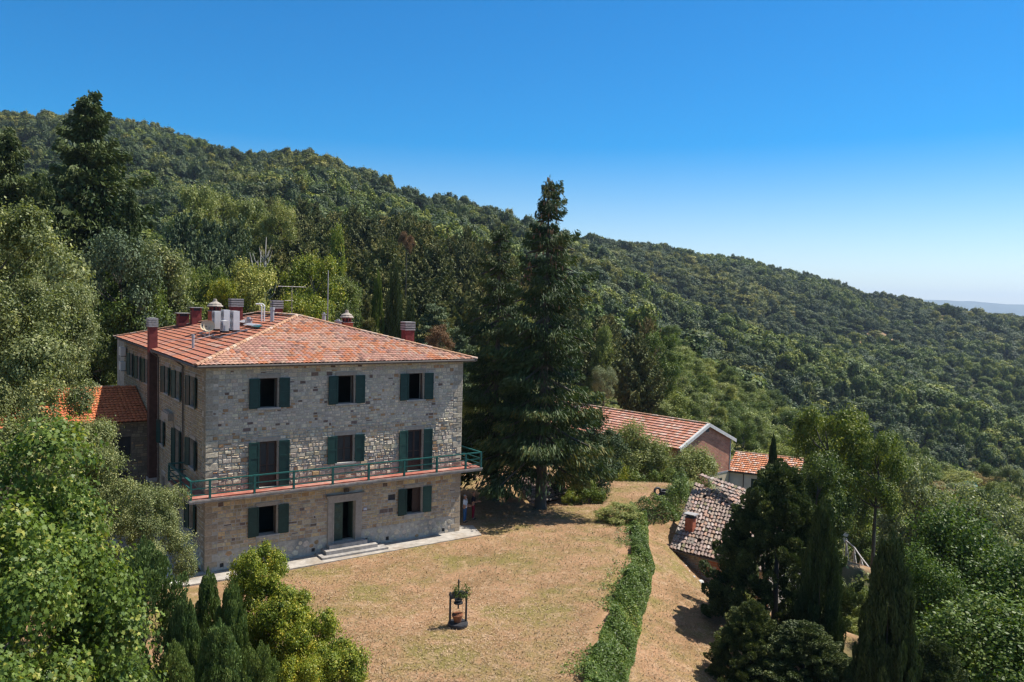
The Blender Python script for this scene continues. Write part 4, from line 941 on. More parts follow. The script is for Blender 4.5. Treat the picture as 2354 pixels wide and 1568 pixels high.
mb = MB(); tile_field(mb, (-WL-.4, -.5, 5.88), (1, 0, 0), (0, 5.5, 1.69), [(-WL-.4, -.5, 5.88), (.05, -.5, 5.88), (.05, 5, 7.57), (-WL-.4, 5, 7.57)], .25, .38, lambda g, x, y: cvar((.55, .17, .07), g, .15), g, lip=.04, amp=.045, jit=.012)
ridge(mb, (-WL-.4, 5, 7.5), (.05, 5, 7.5), g); mb.build('roof_tiles', M['tile'], wr)
# ---- paving round the house
mb = MB()
PV = [(-3.6, -.55), (-1.0, -1.35), (3.4, -1.55), (9.4, -1.45), (15.6, -1.35), (16.2, .6), (15.0, 1.2), (15.0, .3), (-.3, .3), (-.3, 9), (-3.4, 9)]
mb.face([on_villa(u, v, .07) for u, v in PV]); 
n_ = len(PV)
for i in range(n_): a, b = PV[i], PV[(i+1) % n_]; mb.face([on_villa(*a, -.2), on_villa(*b, -.2), on_villa(*b, .07), on_villa(*a, .07)])
tag(mb.build('path', M['pave']), kind='structure')
mb = MB(); mb.obox(on_villa(-1.75, -.9, .074), on_villa(.45, 0, 0)-on_villa(0, 0, 0), on_villa(0, 2.6, 0)-on_villa(0, 0, 0), (0, 0, .004)); tag(mb.build('path_marking', M['whitewall']), kind='structure')

# ================================================================== BARN
BR_ = Vector((-.664, .748, 0)); BG = Vector((.748, .664, 0)); AP = Vector((21.2, 85, 0)); BZ0 = -6.4
barn = empty('brick_barn', AP, 0, 'long brick barn with pitched pink tile roof and white verge boards beyond the dry terrace', 'barn')
bL = 34
mb = MB(); gf = Frame((0, 0, 0), BG, -BR_); lw = Frame(BG*-4.5, BR_, -BG)
def gquad(a0, a1, z0, z1a, z1b, d, mi):
    P = [gf.p(a0, z0, d), gf.p(a1, z0, d), gf.p(a1, z1b, d), gf.p(a0, z1a, d)]; mb.face(P, mi, uv=[(a0, z0), (a1, z0), (a1, z1b), (a0, z1a)])
wz = -.5; rz_ = 1.42
gquad(-4.5, -.35, -4.05, wz, 1.28, 0, 0); gquad(.35, 4.5, -4.05, 1.28, wz, 0, 0); gquad(-.35, .35, -4.05, .75, .75, 0, 0); gquad(-.35, .35, .75, .9, .9, -.02, 1)
gquad(-4.5, .6, BZ0, -4.05, -4.05, 0, 0); gquad(.6, 4.5, BZ0, -4.05, -4.05, 0, 1)
lw_ops = [(2.2, 8, -3.3, -1.7), (12, 18, -3.3, -1.7), (22, 28, -3.3, -1.7)]
wall_sheet(lw, mb, 0, bL, BZ0, wz, lw_ops, .3, 0, uv=True)
rw = Frame(BG*4.5, BR_, BG); wall_sheet(rw, mb, 0, bL, BZ0, wz, [], .3, 0, uv=True)
mb.build('wall', [M['brick'], M['creamwall']], barn)
for a in (-4.5, 4.38): mb = MB(); gf.box(mb, a, a+.16, BZ0, wz, 0, .05); mb.build('corner_pillar', M['chimcap'], barn)
mb = MB(); gf.box(mb, .5, 4.37, -4.2, -4.02, 0, .04); gf.box(mb, .5, .62, BZ0, -4.2, 0, .04)
mb.build('string_course', M['chimcap'], barn)
for i in range(7): mb = MB(); lw.box(mb, 10*i/2+.2, 10*i/2+.45, BZ0, wz, 0, .06); mb.build('pillar', M['chimcap'], barn)
for o in lw_ops: mb = MB(); lw.box(mb, o[0]+.26, o[1]-.1, o[2]-.16, o[2], 0, .08); mb.build('sill', M['chimcap'], barn)
mb = MB(); gf.box(mb, 2.0, 3.1, -5.55, -4.72, .002, .01); mb.build('window', M['glass'], barn)
mb = MB(); gf.box(mb, -.33, .33, .62, .95, -.1, .004); mb.build('gable_vent', M['dark'], barn)
mb = MB()
for o in lw_ops: lw.box(mb, o[0], o[1], o[2], o[3], -.29, -.27)
mb.build('window', M['dark'], barn)
el = gf.p(-5.1, -.72, .26); er = gf.p(5.2, -.72, .26); tp = gf.p(0, 1.45, .26); bk = BR_*(bL+1)
mb = MB(); mb.face([el, tp, tp+bk, el+bk]); mb.face([tp, er, er+bk, tp+bk]); br = mb.build('roof', M['under'], barn)
g = random.Random(21)
def col_barn(g, x, y):
    r = g.random(); return cvar((.50, .24, .17) if r < .6 else (.42, .17, .10) if r < .85 else (.55, .36, .28), g, .15)
for nm, o_, c_ in (('L', el, tp-el), ('R', er, tp-er)):
    mb = MB(); tile_field(mb, o_, BR_, c_, [o_, tp, tp+bk, o_+bk], .3, .5, col_barn, g, lip_shade=.3, lip=.08, amp=.035, jit=.008, nseg=3); mb.build('roof_tiles', M['tile'], br)
mb = MB(); ridge(mb, tp+Vector((0, 0, .02)), tp+bk, g, r=.14, st=.45); mb.build('ridge_tiles', M['tile'], br)
mb = MB()
for a, b in ((el, tp), (tp, er)):
    mb.obox(a+Vector((0, 0, -.22)), b-a, BR_*-.05, Vector((0, 0, .36))); mb.obox(a+Vector((0, 0, .141)), b-a, BR_*.22, Vector((0, 0, .03)))
mb.build('verge_board', M['barge'], br)
# annex
ax = AP+gf.p(4.62, 0, -.3); ad = Vector((.895, -.446, 0)); an = Vector((-.446, -.895, 0))
annex = empty('white_annex', ax, 0, 'small whitewashed house with orange tile roof and a dark green door, built against the barn', 'house')
af = Frame((0, 0, 0), ad, an); mb = MB(); wall_sheet(af, mb, 0, 7.3, -8.5, -4.2, [(2.55, 4.05, -7.4, -4.75)], .2)
mb.face([af.p(7.3, -8.5), af.p(7.3, -8.5, -5), af.p(7.3, -3, -5), af.p(7.3, -4.2)]); mb.build('wall', M['whitewall'], annex)
mb = MB(); af.box(mb, 2.55, 4.05, -7.4, -4.75, -.12, -.08); af.box(mb, 2.6, 3.28, -7.3, -4.85, -.079, -.06); af.box(mb, 3.32, 4.0, -7.3, -4.85, -.079, -.06); mb.build('door', M['green'], annex)
mb = MB(); mb.tube([af.p(1.75, -4.3, .08), af.p(1.75, -8.4, .08)], .05, 8); mb.build('downpipe', M['gutter'], annex)
A0 = af.p(-.05, -4.15, .45); mb = MB(); B0 = Vector((0, 0, 1.35))-an*4.9
mb.face([A0, A0+ad*7.6, A0+ad*7.6+B0, A0+B0]); mb.face([A0+B0, A0+ad*7.6+B0, A0+ad*7.6+B0-an*4-Vector((0, 0, 1.2)), A0+B0-an*4-Vector((0, 0, 1.2))]); ar = mb.build('roof', M['under'], annex)
mb = MB(); tile_field(mb, A0, ad, B0, [A0, A0+ad*7.6, A0+ad*7.6+B0, A0+B0], .28, .5, lambda g, x, y: cvar((.50, .20, .10) if g.random() < .7 else (.52, .34, .26), g, .2), g, lip_shade=.3, lip=.08, amp=.04, jit=.01, nseg=3)
ridge(mb, A0+B0, A0+ad*7.6+B0, g); mb.build('roof_tiles', M['tile'], ar)
mb = MB(); mb.tube([A0+Vector((0, 0, -.03))+an*.05, A0+ad*7.6+Vector((0, 0, -.03))+an*.05], .06, 8); mb.build('gutter', M['gutter'], ar)

# ================================================================== OLD SHED
M['shedslab'] = mat('brown_stone_slab', (.27, .23, .19), .9, .3, 9, .2)
SA = Vector((10.53, 50.92, -1.7)); SD = Vector((.784, -.620, 0)); SN = Vector((.620, .784, 0))
def sp(e, n, z): return SA+SD*e+SN*n+Vector((0, 0, z+1.7))
shed = empty('old_stone_shed', sp(3, 2, -4.6), 0, 'ramshackle stone shed with mossy uneven tile roof and brick chimney below the ivy bank', 'shed')
def SL(v): return Vector(v)-Vector(shed.location)
TL = sp(-1.0, 5.5, 1.50); F1 = sp(.7, 5.2, 1.36); F2 = sp(4.0, 3.3, .22); EL = sp(0, 0, -1.7); ER = sp(6.6, 0, -1.7); TR = sp(5.6, 2.6, -.17)
mb = MB()
for q in ([EL, ER, TR, F2, F1, TL],): mb.face([SL(p)-Vector((0, 0, .03)) for p in q])
K1 = sp(7.5, 6.9, .35); K2 = sp(7.3, 4.0, -.55)
mb.face([SL(p)-Vector((0, 0, .02)) for p in (TL, F1, F2, K2, K1)])
sr = mb.build('roof', M['under'], shed)
def col_shed(g, x, y):
    r = g.random()
    return cvar((.34, .25, .205) if r < .55 else (.40, .25, .18) if r < .72 else (.26, .20, .165) if r < .88 else (.42, .34, .29) if r < .96 else (.19, .16, .09), g, .15)
g = random.Random(31)
mb = MB(); tile_field(mb, SL(EL), SD, (TL-EL), [SL(p) for p in (EL, ER, TR, F2, F1, TL)], .235, .34, col_shed, g, lip=.05, amp=.085, jit=.03, nseg=4, miss=.02); mb.build('roof_tiles', M['tile'], sr)
mb = MB(); u_ = (K1-TL); w_ = (F2-F1); nrm = u_.cross(w_).normalized()
o2 = TL; tile_field(mb, SL(K2), (F2-K2), (K1-K2), [SL(p)+Vector((0, 0, .04)) for p in (TL, F1, F2, K2, K1)], .24, .36, col_shed, g, lip=.05, amp=.07, jit=.035, nseg=3)
mb.build('roof_tiles', M['tile'], sr)
mb = MB(); ridge(mb, SL(F1)+Vector((0, 0, .02)), SL(F2)+Vector((0, 0, .05)), g, r=.11, st=.4); mb.build('ridge_tiles', M['tile'], sr)
mb = MB()
for k in range(9):       # loose slabs weighting the tiles
    p = TL.lerp(EL, .12+.1*k)+Vector((0, 0, .1)); mb.obox(SL(p), SD*.42, (EL-TL).normalized()*.5, Vector((.02, 0, .05)), 0)
for p in (F1+Vector((.4, -.6, .05)), F2+Vector((-.1, -.3, .12)), sp(.8, 1.0, -1.0)): mb.obox(SL(p), SD*.55, (EL-TL).normalized()*.5, Vector((0, 0, .05)), 0)
mb.build('stone_slab', M['shedslab'], sr)
mb = MB(); sf = Frame(SL(sp(.15, .35, 0)), SD, -SN); ops = [(2.6, 2.8, -2.35, -2.15), (3.1, 3.3, -2.35, -2.15)]
wall_sheet(sf, mb, 0, 6.3, -5.4, -1.72, [], .3)
stones(sf, mb, 0, 6.3, -5.3, -1.75, [(2.2, 4.2, -2.75, -1.95)], 'shed', g, .10, .22, (1, 3), (.01, .045))
for r_ in range(5):
    for c_ in range(8):
        x = 2.22+c_*.245; z = -2.72+r_*.155
        if (r_, c_) in ((2, 2), (2, 4), (3, 5), (1, 6)): continue
        sf.box(mb, x, x+.22, z, z+.13, .0, .03, 1, cvar((.40, .15, .09), g, .2))
wl_ = Frame(SL(sp(.15, .35, 0)), SN, -SD)
mb.face([wl_.p(0, -5.4), wl_.p(5.4, -5.4), wl_.p(5.4, 1.3), wl_.p(0, -1.75)]); mb.face([wl_.p(0, -5.4, -6.3), wl_.p(7, -5.4, -6.3), wl_.p(7, -.3, -6.3), wl_.p(0, -1.75, -6.3)])
mb.face([SL(F2)+Vector((0, 0, -.05)), SL(TR), SL(K2)])
mb.build('wall', [M['mortar'], M['shedstone']], shed)
mb = MB(); mb.tube([SL(sp(.0, -.06, -1.72)), SL(sp(6.5, -.06, -1.74))], .05, 8); mb.build('gutter', M['gutter'], sr)
mb = MB(); P = sp(.62, 1.65, -.72); cc = SL(P)
mb.obox(cc-SD*.27-SN*.24-Vector((0, 0, .5)), SD*.54, SN*.48, Vector((0, 0, 1.38)), 0)
mb.obox(cc-SD*.31-SN*.28+Vector((0, 0, .881)), SD*.62, SN*.56, Vector((0, 0, .06)), 1)
for a in (-.22, .12):
    for b_ in (-.2, .1): mb.obox(cc+SD*a+SN*b_+Vector((0, 0, .942)), SD*.1, SN*.1, Vector((0, 0, .14)), 1)
mb.obox(cc-SD*.42-SN*.33+Vector((0, 0, 1.083)), SD*.36, SN*.66, Vector((.03, 0, .07)), 2); mb.obox(cc+SD*.0-SN*.33+Vector((0, 0, 1.10)), SD*.42, SN*.66, Vector((-.03, 0, .06)), 2)
mb.build('chimney', [M['brickch'], M['dark'], M['chimcap']], sr)
mb = MB(); mb.tube([SL(sp(4.6, 3.1, .1)), SL(sp(5.0, 2.4, -.75))], .05, 8); mb.build('roof_strut', M['white'], sr)

# ================================================================== small shelter under the spruces
sh = onz(1300, 1165, 0); shel = empty('tiled_shelter', (1.6, 56.6, 0), 0, 'low tumbledown tile-roofed shelter on a white post behind the big spruce trunks', 'shelter')
E1, E2 = at(1222, 1163, 56.2), at(1320, 1140, 58.2); T1, T2 = at(1180, 1104, 59.6), at(1258, 1096, 61.4)
o_ = Vector(shel.location); mb = MB(); q = [p-o_ for p in (E1, E2, T2, T1)]; mb.face([p-Vector((0, 0, .03)) for p in q])
mb.face([q[3], q[2], q[2]+Vector((-1.2, 1.6, -.7)), q[3]+Vector((-1.6, 1.3, -.8))]); s1 = mb.build('roof', M['under'], shel)
mb = MB(); tile_field(mb, q[0], q[1]-q[0], q[3]-q[0], q, .3, .42, col_shed, g, lip=.05, amp=.09, jit=.03); mb.build('roof_tiles', M['tile'], s1)
mb = MB(); pp = at(1301, 1150, 58.2)-o_; mb.tube([pp+Vector((0, 0, -1.2)), pp+Vector((0, 0, .12))], .13, 10); mb.build('post', M['whitewall'], shel)
mb = MB(); mb.tube([q[0]+Vector((.3, .6, -.1)), q[0]+Vector((-.1, .5, -1.2))], .07, 8); mb.build('post', M['wood'], shel)
mb = MB(); a = at(1192, 1112, 59)-o_; b = at(1240, 1150, 56.6)-o_; mb.tube([a, b], .07, 8); mb.tube([b, q[1]-Vector((0, 0, .12))], .07, 8); mb.build('beam', M['wood'], shel)
mb = MB(); a = q[1]+Vector((-.1, .4, -.95)); mb.obox(a, (q[2]-q[1])*.8, Vector((-.15, 0, 0)), Vector((0, 0, .6))); mb.obox(q[0]+Vector((.4, 1.4, -1.2)), (q[1]-q[0])*.8, Vector((0, .15, 0)), Vector((0, 0, .9))); mb.build('wall', M['mortar'], shel)

# ================================================================== PRESS / PLANTER on the lawn
pc = onz(1052, 1438, 0); press = empty('iron_press', pc, R(20), 'old dark iron fruit press with two posts and a central screw on the lawn', 'garden ornament')
mb = MB(); mb.lathe((0, 0, 0), [(.40, -.05), (.42, 0), (.44, .1), (.42, .16), (.34, .17), (.33, .08)], 22); mb.build('base', M['dark'], press)
for x in (-.36, .36):
    mb = MB(); mb.lathe((x, 0, 0), [(.055, .1), (.045, .16), (.045, 1.36), (.075, 1.37), (.075, 1.43), (.05, 1.45), (.05, 1.5), (.02, 1.52)], 10); mb.build('post', M['dark'], press, False)
mb = MB(); n_ = 10
for i in range(n_):
    a0, a1 = math.pi*i/n_, math.pi*(i+1)/n_; x0, x1 = -.34*math.cos(a0), -.34*math.cos(a1); z0, z1 = 1.3+.22*math.sin(a0), 1.3+.22*math.sin(a1)
    mb.obox((x0, -.06, 1.22), (x1-x0, 0, 0), (0, .12, 0), (0, 0, max(z0, z1)-1.22))
mb.build('crossbar', M['dark'], press)
mb = MB(); mb.lathe((0, 0, 0), [(.035, .75), (.035, 2.02), (.02, 2.03)], 10); mb.build('screw', M['dark'], press)
mb = MB(); mb.lathe((0, 0, .98), [(.2, 0), (.2, .05), (.08, .1), (.06, .14)], 14); mb.lathe((0, 0, 1.12), [(.17, 0), (.17, .03)], 14); mb.build('pressure_plate', M['dark'], press)
pot = empty('terracotta_pot', pc+Vector((.0, .0, .09)), 0, 'broken terracotta pot tilted on the base of the iron press', 'flower pot')
mb = MB(); mb.lathe((0, 0, 0), [(.12, 0), (.17, .17), (.21, .34), (.24, .38), (.24, .44), (.21, .44), (.19, .36), (.12, .05)], 18); mb.build('pot', M['terracotta'], pot)
pot.rotation_euler = (R(6), R(-4), 0)
# ================================================================== PEOPLE
def skin(name, pts, edges, rad, m, parent, root=0):
    me = bpy.data.meshes.new(name); me.from_pydata([tuple(p) for p in pts], edges, []); me.materials.append(m)
    o = bpy.data.objects.new(name, me); COL.objects.link(o); o.parent = parent
    md = o.modifiers.new('skin', 'SKIN'); md.use_smooth_shade = True
    for i, r in enumerate(rad): me.skin_vertices[0].data[i].radius = (r, r) if not isinstance(r, tuple) else r; me.skin_vertices[0].data[i].use_root = (i == root)
    o.modifiers.new('sub', 'SUBSURF').levels = 1; o.modifiers['sub'].render_levels = 2; return o
M['skin'] = mat('skin', (.42, .22, .15), .6, .08, 6); M['hairgrey'] = mat('grey_hair', (.45, .43, .41), .8, .2, 20); M['hairbald'] = mat('short_brown_hair', (.20, .12, .08), .8, .2, 20)
M['shirt'] = mat('white_shirt', (.66, .70, .76), .8, .08, 8); M['navy'] = mat('navy_polo', (.012, .014, .028), .8, .2, 8)
M['jeans'] = mat('blue_jeans', (.05, .12, .24), .85, .2, 8); M['redtrousers'] = mat('red_trousers', (.26, .012, .03), .85, .2, 8); M['shoe'] = mat('dark_shoes', (.03, .025, .02), .6, .2, 8)
def person(loc, rz, hgt, top, legs, hair, label, arm):
    P = empty('person', loc, rz, label, 'person'); k = hgt/1.76
    def V3(x, y, z): return Vector((x*k, y*k, z*k))      # x forward, y left
    pts = [V3(0, 0, .95), V3(0, 0, 1.15), V3(0, 0, 1.36), V3(.005, 0, 1.46), V3(.015, 0, 1.53), V3(.02, 0, 1.6), V3(.02, 0, 1.68), V3(.015, 0, 1.74), V3(.10, 0, 1.59), V3(.115, 0, 1.62)]
    e = [(0, 1), (1, 2), (2, 3), (3, 4), (4, 5), (5, 6), (6, 7), (5, 8), (8, 9)]; r = [(.13*k, .10*k), (.13*k, .105*k), (.15*k, .10*k), .06*k, .062*k, .088*k, .092*k, .06*k, .03*k, .018*k]
    up = []
    for s in (-1, 1):
        b = len(pts); ex, hx = arm[0 if s < 0 else 1]
        pts += [V3(0, s*.19, 1.42), V3(*ex), V3(*hx), V3(0, s*.09, .90), V3(.01, s*.1, .5), V3(-.01, s*.11, .09), V3(.13, s*.12, .035)]
        e += [(2, b), (b, b+1), (b+1, b+2), (0, b+3), (b+3, b+4), (b+4, b+5), (b+5, b+6)]
        r += [.058*k, .042*k, .028*k, .085*k, .055*k, .04*k, .035*k]; up.append(b)
    body = skin('body', pts, e, r, M['skin'], P)
    # hands: palm and five fingers closing towards each other
    for n, s in enumerate((-1, 1)):
        w = pts[up[n]+2]; fw = (w-pts[up[n]+1]).normalized(); sd = Vector((0, -s, 0)); q = [w, w+fw*.05*k, w+fw*.09*k]; ee = [(0, 1), (1, 2)]; rr = [.025*k, .03*k, .026*k]
        for f in range(4):
            b = len(q); off = Vector((0, 0, (.03-.02*f)*k)); ln = (.038, .045, .042, .03)[f]*k
            q += [w+fw*.10*k+off, w+fw*(.10*k+ln)+off+sd*.006, w+fw*(.10*k+ln*1.6)+off+sd*.028]; ee += [(2, b), (b, b+1), (b+1, b+2)]; rr += [.0095, .009, .0075]
        b = len(q); q += [w+fw*.04*k+Vector((0, 0, .035))+sd*.01, w+fw*.085*k+Vector((0, 0, .05))+sd*.03]; ee += [(1, b), (b, b+1)]; rr += [.011, .009]
        skin('hand', q, ee, rr, M['skin'], P)
    # clothes
    tp = [V3(0, 0, .90), V3(0, 0, 1.0), V3(0, 0, 1.15), V3(0, 0, 1.37), V3(.005, 0, 1.47)]; te = [(0, 1), (1, 2), (2, 3), (3, 4)]; tr = [(.17*k, .13*k), (.165*k, .125*k), (.155*k, .125*k), (.17*k, .118*k), .075*k]
    for n, s in enumerate((-1, 1)):
        a = pts[up[n]]; el = pts[up[n]+1]; b = len(tp); tp += [a+Vector((0, 0, .005)), a.lerp(el, .85)]; te += [(3, b), (b, b+1)]; tr += [.072*k, .062*k]
    skin('shirt', tp, te, tr, top, P)
    lp = [V3(0, 0, .97), V3(0, 0, .9)]; le = [(0, 1)]; lr = [(.15*k, .115*k), (.15*k, .12*k)]
    for n, s in enumerate((-1, 1)):
        b = len(lp); lp += [V3(0, s*.09, .82), V3(.01, s*.1, .5), V3(-.01, s*.11, .07)]; le += [(1, b), (b, b+1), (b+1, b+2)]; lr += [.1*k, .072*k, .058*k]
    skin('trousers', lp, le, lr, legs, P)
    for s in (-1, 1): skin('shoe', [V3(-.05, s*.11, .045), V3(.05, s*.115, .04), V3(.17, s*.12, .03)], [(0, 1), (1, 2)], [.047*k, .05*k, .035*k], M['shoe'], P)
    skin('hair', [V3(-.005, 0, 1.64), V3(-.015, 0, 1.70), V3(.0, 0, 1.755)], [(0, 1), (1, 2)], [.09*k, .1*k, .075*k], hair, P)
    mb = MB()
    for s in (-1, 1): mb.lathe(tuple(V3(.103, s*.032, 1.645)), [(.004, 0), (.009, .004), (.004, .009)], 6)
    mb.build('eye', M['dark'], P); mb = MB(); mb.box(.105*k, .112*k, -.022*k, .022*k, 1.565*k, 1.573*k); mb.build('mouth', M['chimred'], P)
    for s in (-1, 1): mb = MB(); mb.lathe(tuple(V3(.015, s*.093, 1.60)), [(.006, 0), (.014, .02), (.014, .04), (.006, .055)], 8); mb.build('ear', M['skin'], P)
    return P
person((-2.72, 49.9, 0), R(-20), 1.78, M['shirt'], M['jeans'], M['hairgrey'], 'grey-haired man in a white shirt and blue jeans at the corner of the villa', [((.04, -.25, 1.12), (.30, -.16, 1.09)), ((.06, .24, 1.12), (.32, .10, 1.10))])
person((-2.22, 50.7, 0), R(-10), 1.80, M['navy'], M['redtrousers'], M['hairbald'], 'man in a navy polo shirt and red trousers standing in the tree shade', [((.06, -.25, 1.14), (.33, -.14, 1.16)), ((.06, .25, 1.14), (.33, .05, 1.18))])

# ================================================================== VEGETATION
RR = random.Random(3)
mb = MB(); mb.tube([(0, 0, -.03), (0, 0, .1), (.004, 0, .6), (0, 0, 1)], [.036, .028, .024, .021], 8); _o = mb.build('trunk', M['bark'], smooth=True); LOWTRUNK = _o.data; bpy.data.objects.remove(_o)
def put(kind, x, y, h, w, label, cat, group=None, m=None, name=None, var=None, zoff=0, rz=None, parts=True):
    pool = PR[kind]; cr, tk = pool[(RR.randrange(len(pool)) if var is None else var) % len(pool)]
    nm = name or {'cypress': 'cypress', 'juniper': 'juniper', 'cedar': 'cedar_tree', 'pine': 'pine_tree', 'fir': 'fir_tree', 'spruce_a': 'spruce_tree', 'spruce_b': 'spruce_tree', 'shrub': 'shrub', 'laurel': 'laurel_bush'}.get(kind, 'broadleaf_tree')
    z = g1(x, y)-.15+zoff; t = empty(nm, (x, y, z), RR.random()*6.28 if rz is None else rz, label, cat, group); t.scale = (w, w, h)
    f = min(1, {'broad': 1.5, 'laurel': 1.6, 'broad_hd': 1.25, 'feathery': 1.25, 'maple': 1.25, 'shrub': 1.25}.get(kind, 99)*w/h)
    c = link('crown', cr, t, (0, 0, 1-f), (1, 1, f))
    if m:
        c.material_slots[0].link = 'OBJECT'; c.material_slots[0].material = LM[m]
    if parts:
        k_ = link('trunk', tk, t, (0, 0, 1-f), (1, 1, f))
        if f < .97: link('trunk', LOWTRUNK, t, (0, 0, 0), (1, 1, 1-f+.08*f))
    return t
def T(kind, px, ytop, Y, wpx, label, cat='tree', group=None, m=None, hmin=1.0, ext=1.0, **k):
    p = at(px, ytop, Y); w = wpx/F_*Y; h = max(hmin, (p.z - g1(p.x, p.y)+.15)/.97*ext); return put(kind, p.x, p.y, h, w, label, cat, group, m, **k)
# --- the two big spruces by the house
T('spruce_a', 1262, 428, 53.9, 300, 'very tall dark spruce with a thin cone-laden top, right of the pair by the villa', group='two big spruces beside the villa', rz=1.0)
T('spruce_b', 1150, 530, 56.7, 225, 'shorter of the two big dark spruces, standing nearer the villa', group='two big spruces beside the villa', rz=2.0)
# cones at the top of the big one
sp_ = [o for o in COL.objects if o.name.startswith('spruce_tree')][0]
mb = MB(); gg = random.Random(2)
for k in range(150):
    z = gg.uniform(.72, .985) if k < 120 else gg.uniform(.6, .8); rr = .5*((1-(z-.1)/.9)**.72)*gg.uniform(.45, .95); a = gg.random()*6.28; x, y = rr*math.cos(a), rr*math.sin(a); z2 = z-.3*rr+.004
    mb.tube([(x, y, z2), (x, y, z2+.004), (x, y, z2+.010), (x, y, z2+.013)], [.002, .0065, .0055, .001], 6)
M['cone'] = mat('brown_cone', (.22, .13, .07), .9, .3, 30)
tag(mb.build('cones', M['cone'], sp_), kind='stuff')
# --- foreground, left
T('maple', -120, 1300, 11.5, 760, 'lower bough of bright green maple in the extreme bottom left corner', rz=2.2)
T('maple', -75, 1030, 13.5, 800, 'bright green maple with large lobed leaves filling the bottom left corner', m=None, rz=.3)
for a in ((-70, 480, 30, 480, 'big grey-green broadleaf tree at the left edge, tallest of the near ones'), (80, 640, 33, 300, 'grey-green broadleaf tree whose branches hang over the orange roof'),
          (0, 900, 27, 420, 'grey-green broadleaf tree behind the bright maple'), (165, 965, 30, 290, 'grey-green tree just left of the side wall of the villa'), (330, 1115, 31.5, 230, 'small grey-green tree in front of the shaded side wall')):
    T('broad_hd', *a[:4], a[4], group='grey-green trees along the left side')
jl = [(330, 1250, 23.5, 310, 'feathery green juniper, tallest and leftmost of the row at the bottom'), (425, 1370, 23, 202, 'small juniper plume beside the tallest one'), (478, 1312, 26.5, 148, 'slim juniper with its tip against the paved path'),
      (532, 1338, 25.5, 175, 'slim juniper touching the yellow-green laurel'), (400, 1480, 21, 297, 'juniper plume at the bottom below the tallest one'), (505, 1430, 22.5, 310, 'broad juniper plume in the middle of the bottom edge of the row'),
      (600, 1480, 23, 175, 'low juniper plume nearest the laurel bushes'), (290, 1470, 20.5, 270, 'dark juniper next to the maple leaves')]
for a in jl: T('cypress' if a[0] in (425, 478, 532, 400, 505) else 'juniper', *a[:3], a[3]*(.8 if a[0] in (425, 478, 532) else .72 if a[0] in (400, 505) else 1), a[4], 'shrub', 'junipers planted at the lawn corner', m='juniper', hmin=3, name='juniper')
for a in ((598, 1255, 28.5, 160, 'tallest yellow-green laurel bush at the corner of the lawn'), (635, 1340, 27.6, 200, 'rounded green laurel bush leaning on the tallest one'), (705, 1392, 26.2, 190, 'round deep green laurel bush in the middle of the hedge row'),
          (775, 1478, 24.6, 200, 'laurel bush at the bottom edge of the lawn'), (690, 1515, 23.4, 150, 'bright yellow laurel bush at the bottom edge')):
    T('laurel', *a[:4], a[4], 'bush', 'laurel bushes along the lawn', hmin=2, m='yellowgreen')
# rose bush in the press
t = put('rose', pc.x+.18, pc.y+.05, 1.5, .95, 'thin straggly rose bush twining through the iron press', 'bush', m='mid', name='rose_bush', zoff=.45); 
# --- right foreground
rt = [('conifer', 1795, 1060, 40, 400, 'yew', 'very large dark spreading conifer at the right of the old shed'), ('conifer', 1850, 1430, 33, 400, 'yew', 'pale-tipped juniper at the bottom edge between the two near cypresses'), ('conifer', 2150, 1470, 31, 330, 'yew', 'pale-tipped juniper at the bottom edge right of the darkest cypress'),
      ('conifer', 1725, 1480, 34, 250, 'yew', 'dark conifer bush at the bottom edge next to the dry slope')]
for a in rt: T(a[0], *a[1:5], a[6], m=a[5], hmin=4, name='conifer_tree')
T('cypress', 1893, 1150, 36, 150, 'tall pointed dark cypress in front of the big spreading conifer', m='dark', hmin=6); T('cypress', 2050, 1228, 31, 200, 'pointed very dark cypress near the bottom right, browning at its tip', m='dark', hmin=6)
T('cypress', 1778, 1000, 62, 44, 'thin black cypress beside the white annex', m='dark', hmin=6)
for a in ((1905, 935, 62, 190, 'broad', 'mid', 'tall leafy tree rising above the dark conifers, highest on the right'), (2020, 985, 60, 160, 'broad', 'mid', 'leafy tree with yellowish top beside the highest one'), (1880, 1040, 58, 170, 'broad', 'mid', 'leafy tree directly behind the spreading conifer'),
          (1985, 1080, 86, 200, 'broad', 'mid', 'green tree above the wooden fence'), (2110, 1060, 76, 190, 'broad', 'greygreen', 'olive-grey tree right of the leafy group'), (2060, 1180, 84, 190, 'shrub', 'light', 'bright leafy thicket behind the fence'),
          (2020, 1232, 82, 110, 'shrub', 'ivy', 'ivy-covered mound right of the trail sign'), (2190, 1120, 78, 200, 'broad', 'greygreen', 'grey-green tree below the turquoise roof'), (2300, 1150, 72, 220, 'broad', 'greygreen', 'grey-green tree at the right edge above the bright locusts')):
    T(a[4], *a[:4], a[6], m=a[5])
for a in ((2200, 1175, 46, 300, 'bright green locust tree with fine leaves, tallest of the group at lower right'), (2330, 1270, 42, 300, 'bright green locust tree at the right edge'), (2130, 1270, 42, 220, 'bright green locust tree beside the darkest cypress'), (2260, 1380, 36, 380, 'bright green locust filling the lower right corner')):
    T('feathery', *a[:4], a[4], group='bright locust trees at lower right', m='locust', hmin=6)
# --- low cover on the slope below the old shed
for a in ((1930, 1335, 52, 90, 'olive', 'pale juniper-like shrub beside the dirt path below the fence'), (1985, 1350, 50, 90, 'mid', 'green shrub on the right side of the dirt path'), (1960, 1430, 46, 110, 'light', 'light shrub low on the dirt path slope'), (1690, 1420, 44, 70, 'mid', 'dark shrub at the foot of the shed wall')):
    T('shrub', *a[:4], a[5], 'shrub', m=a[4], hmin=1)
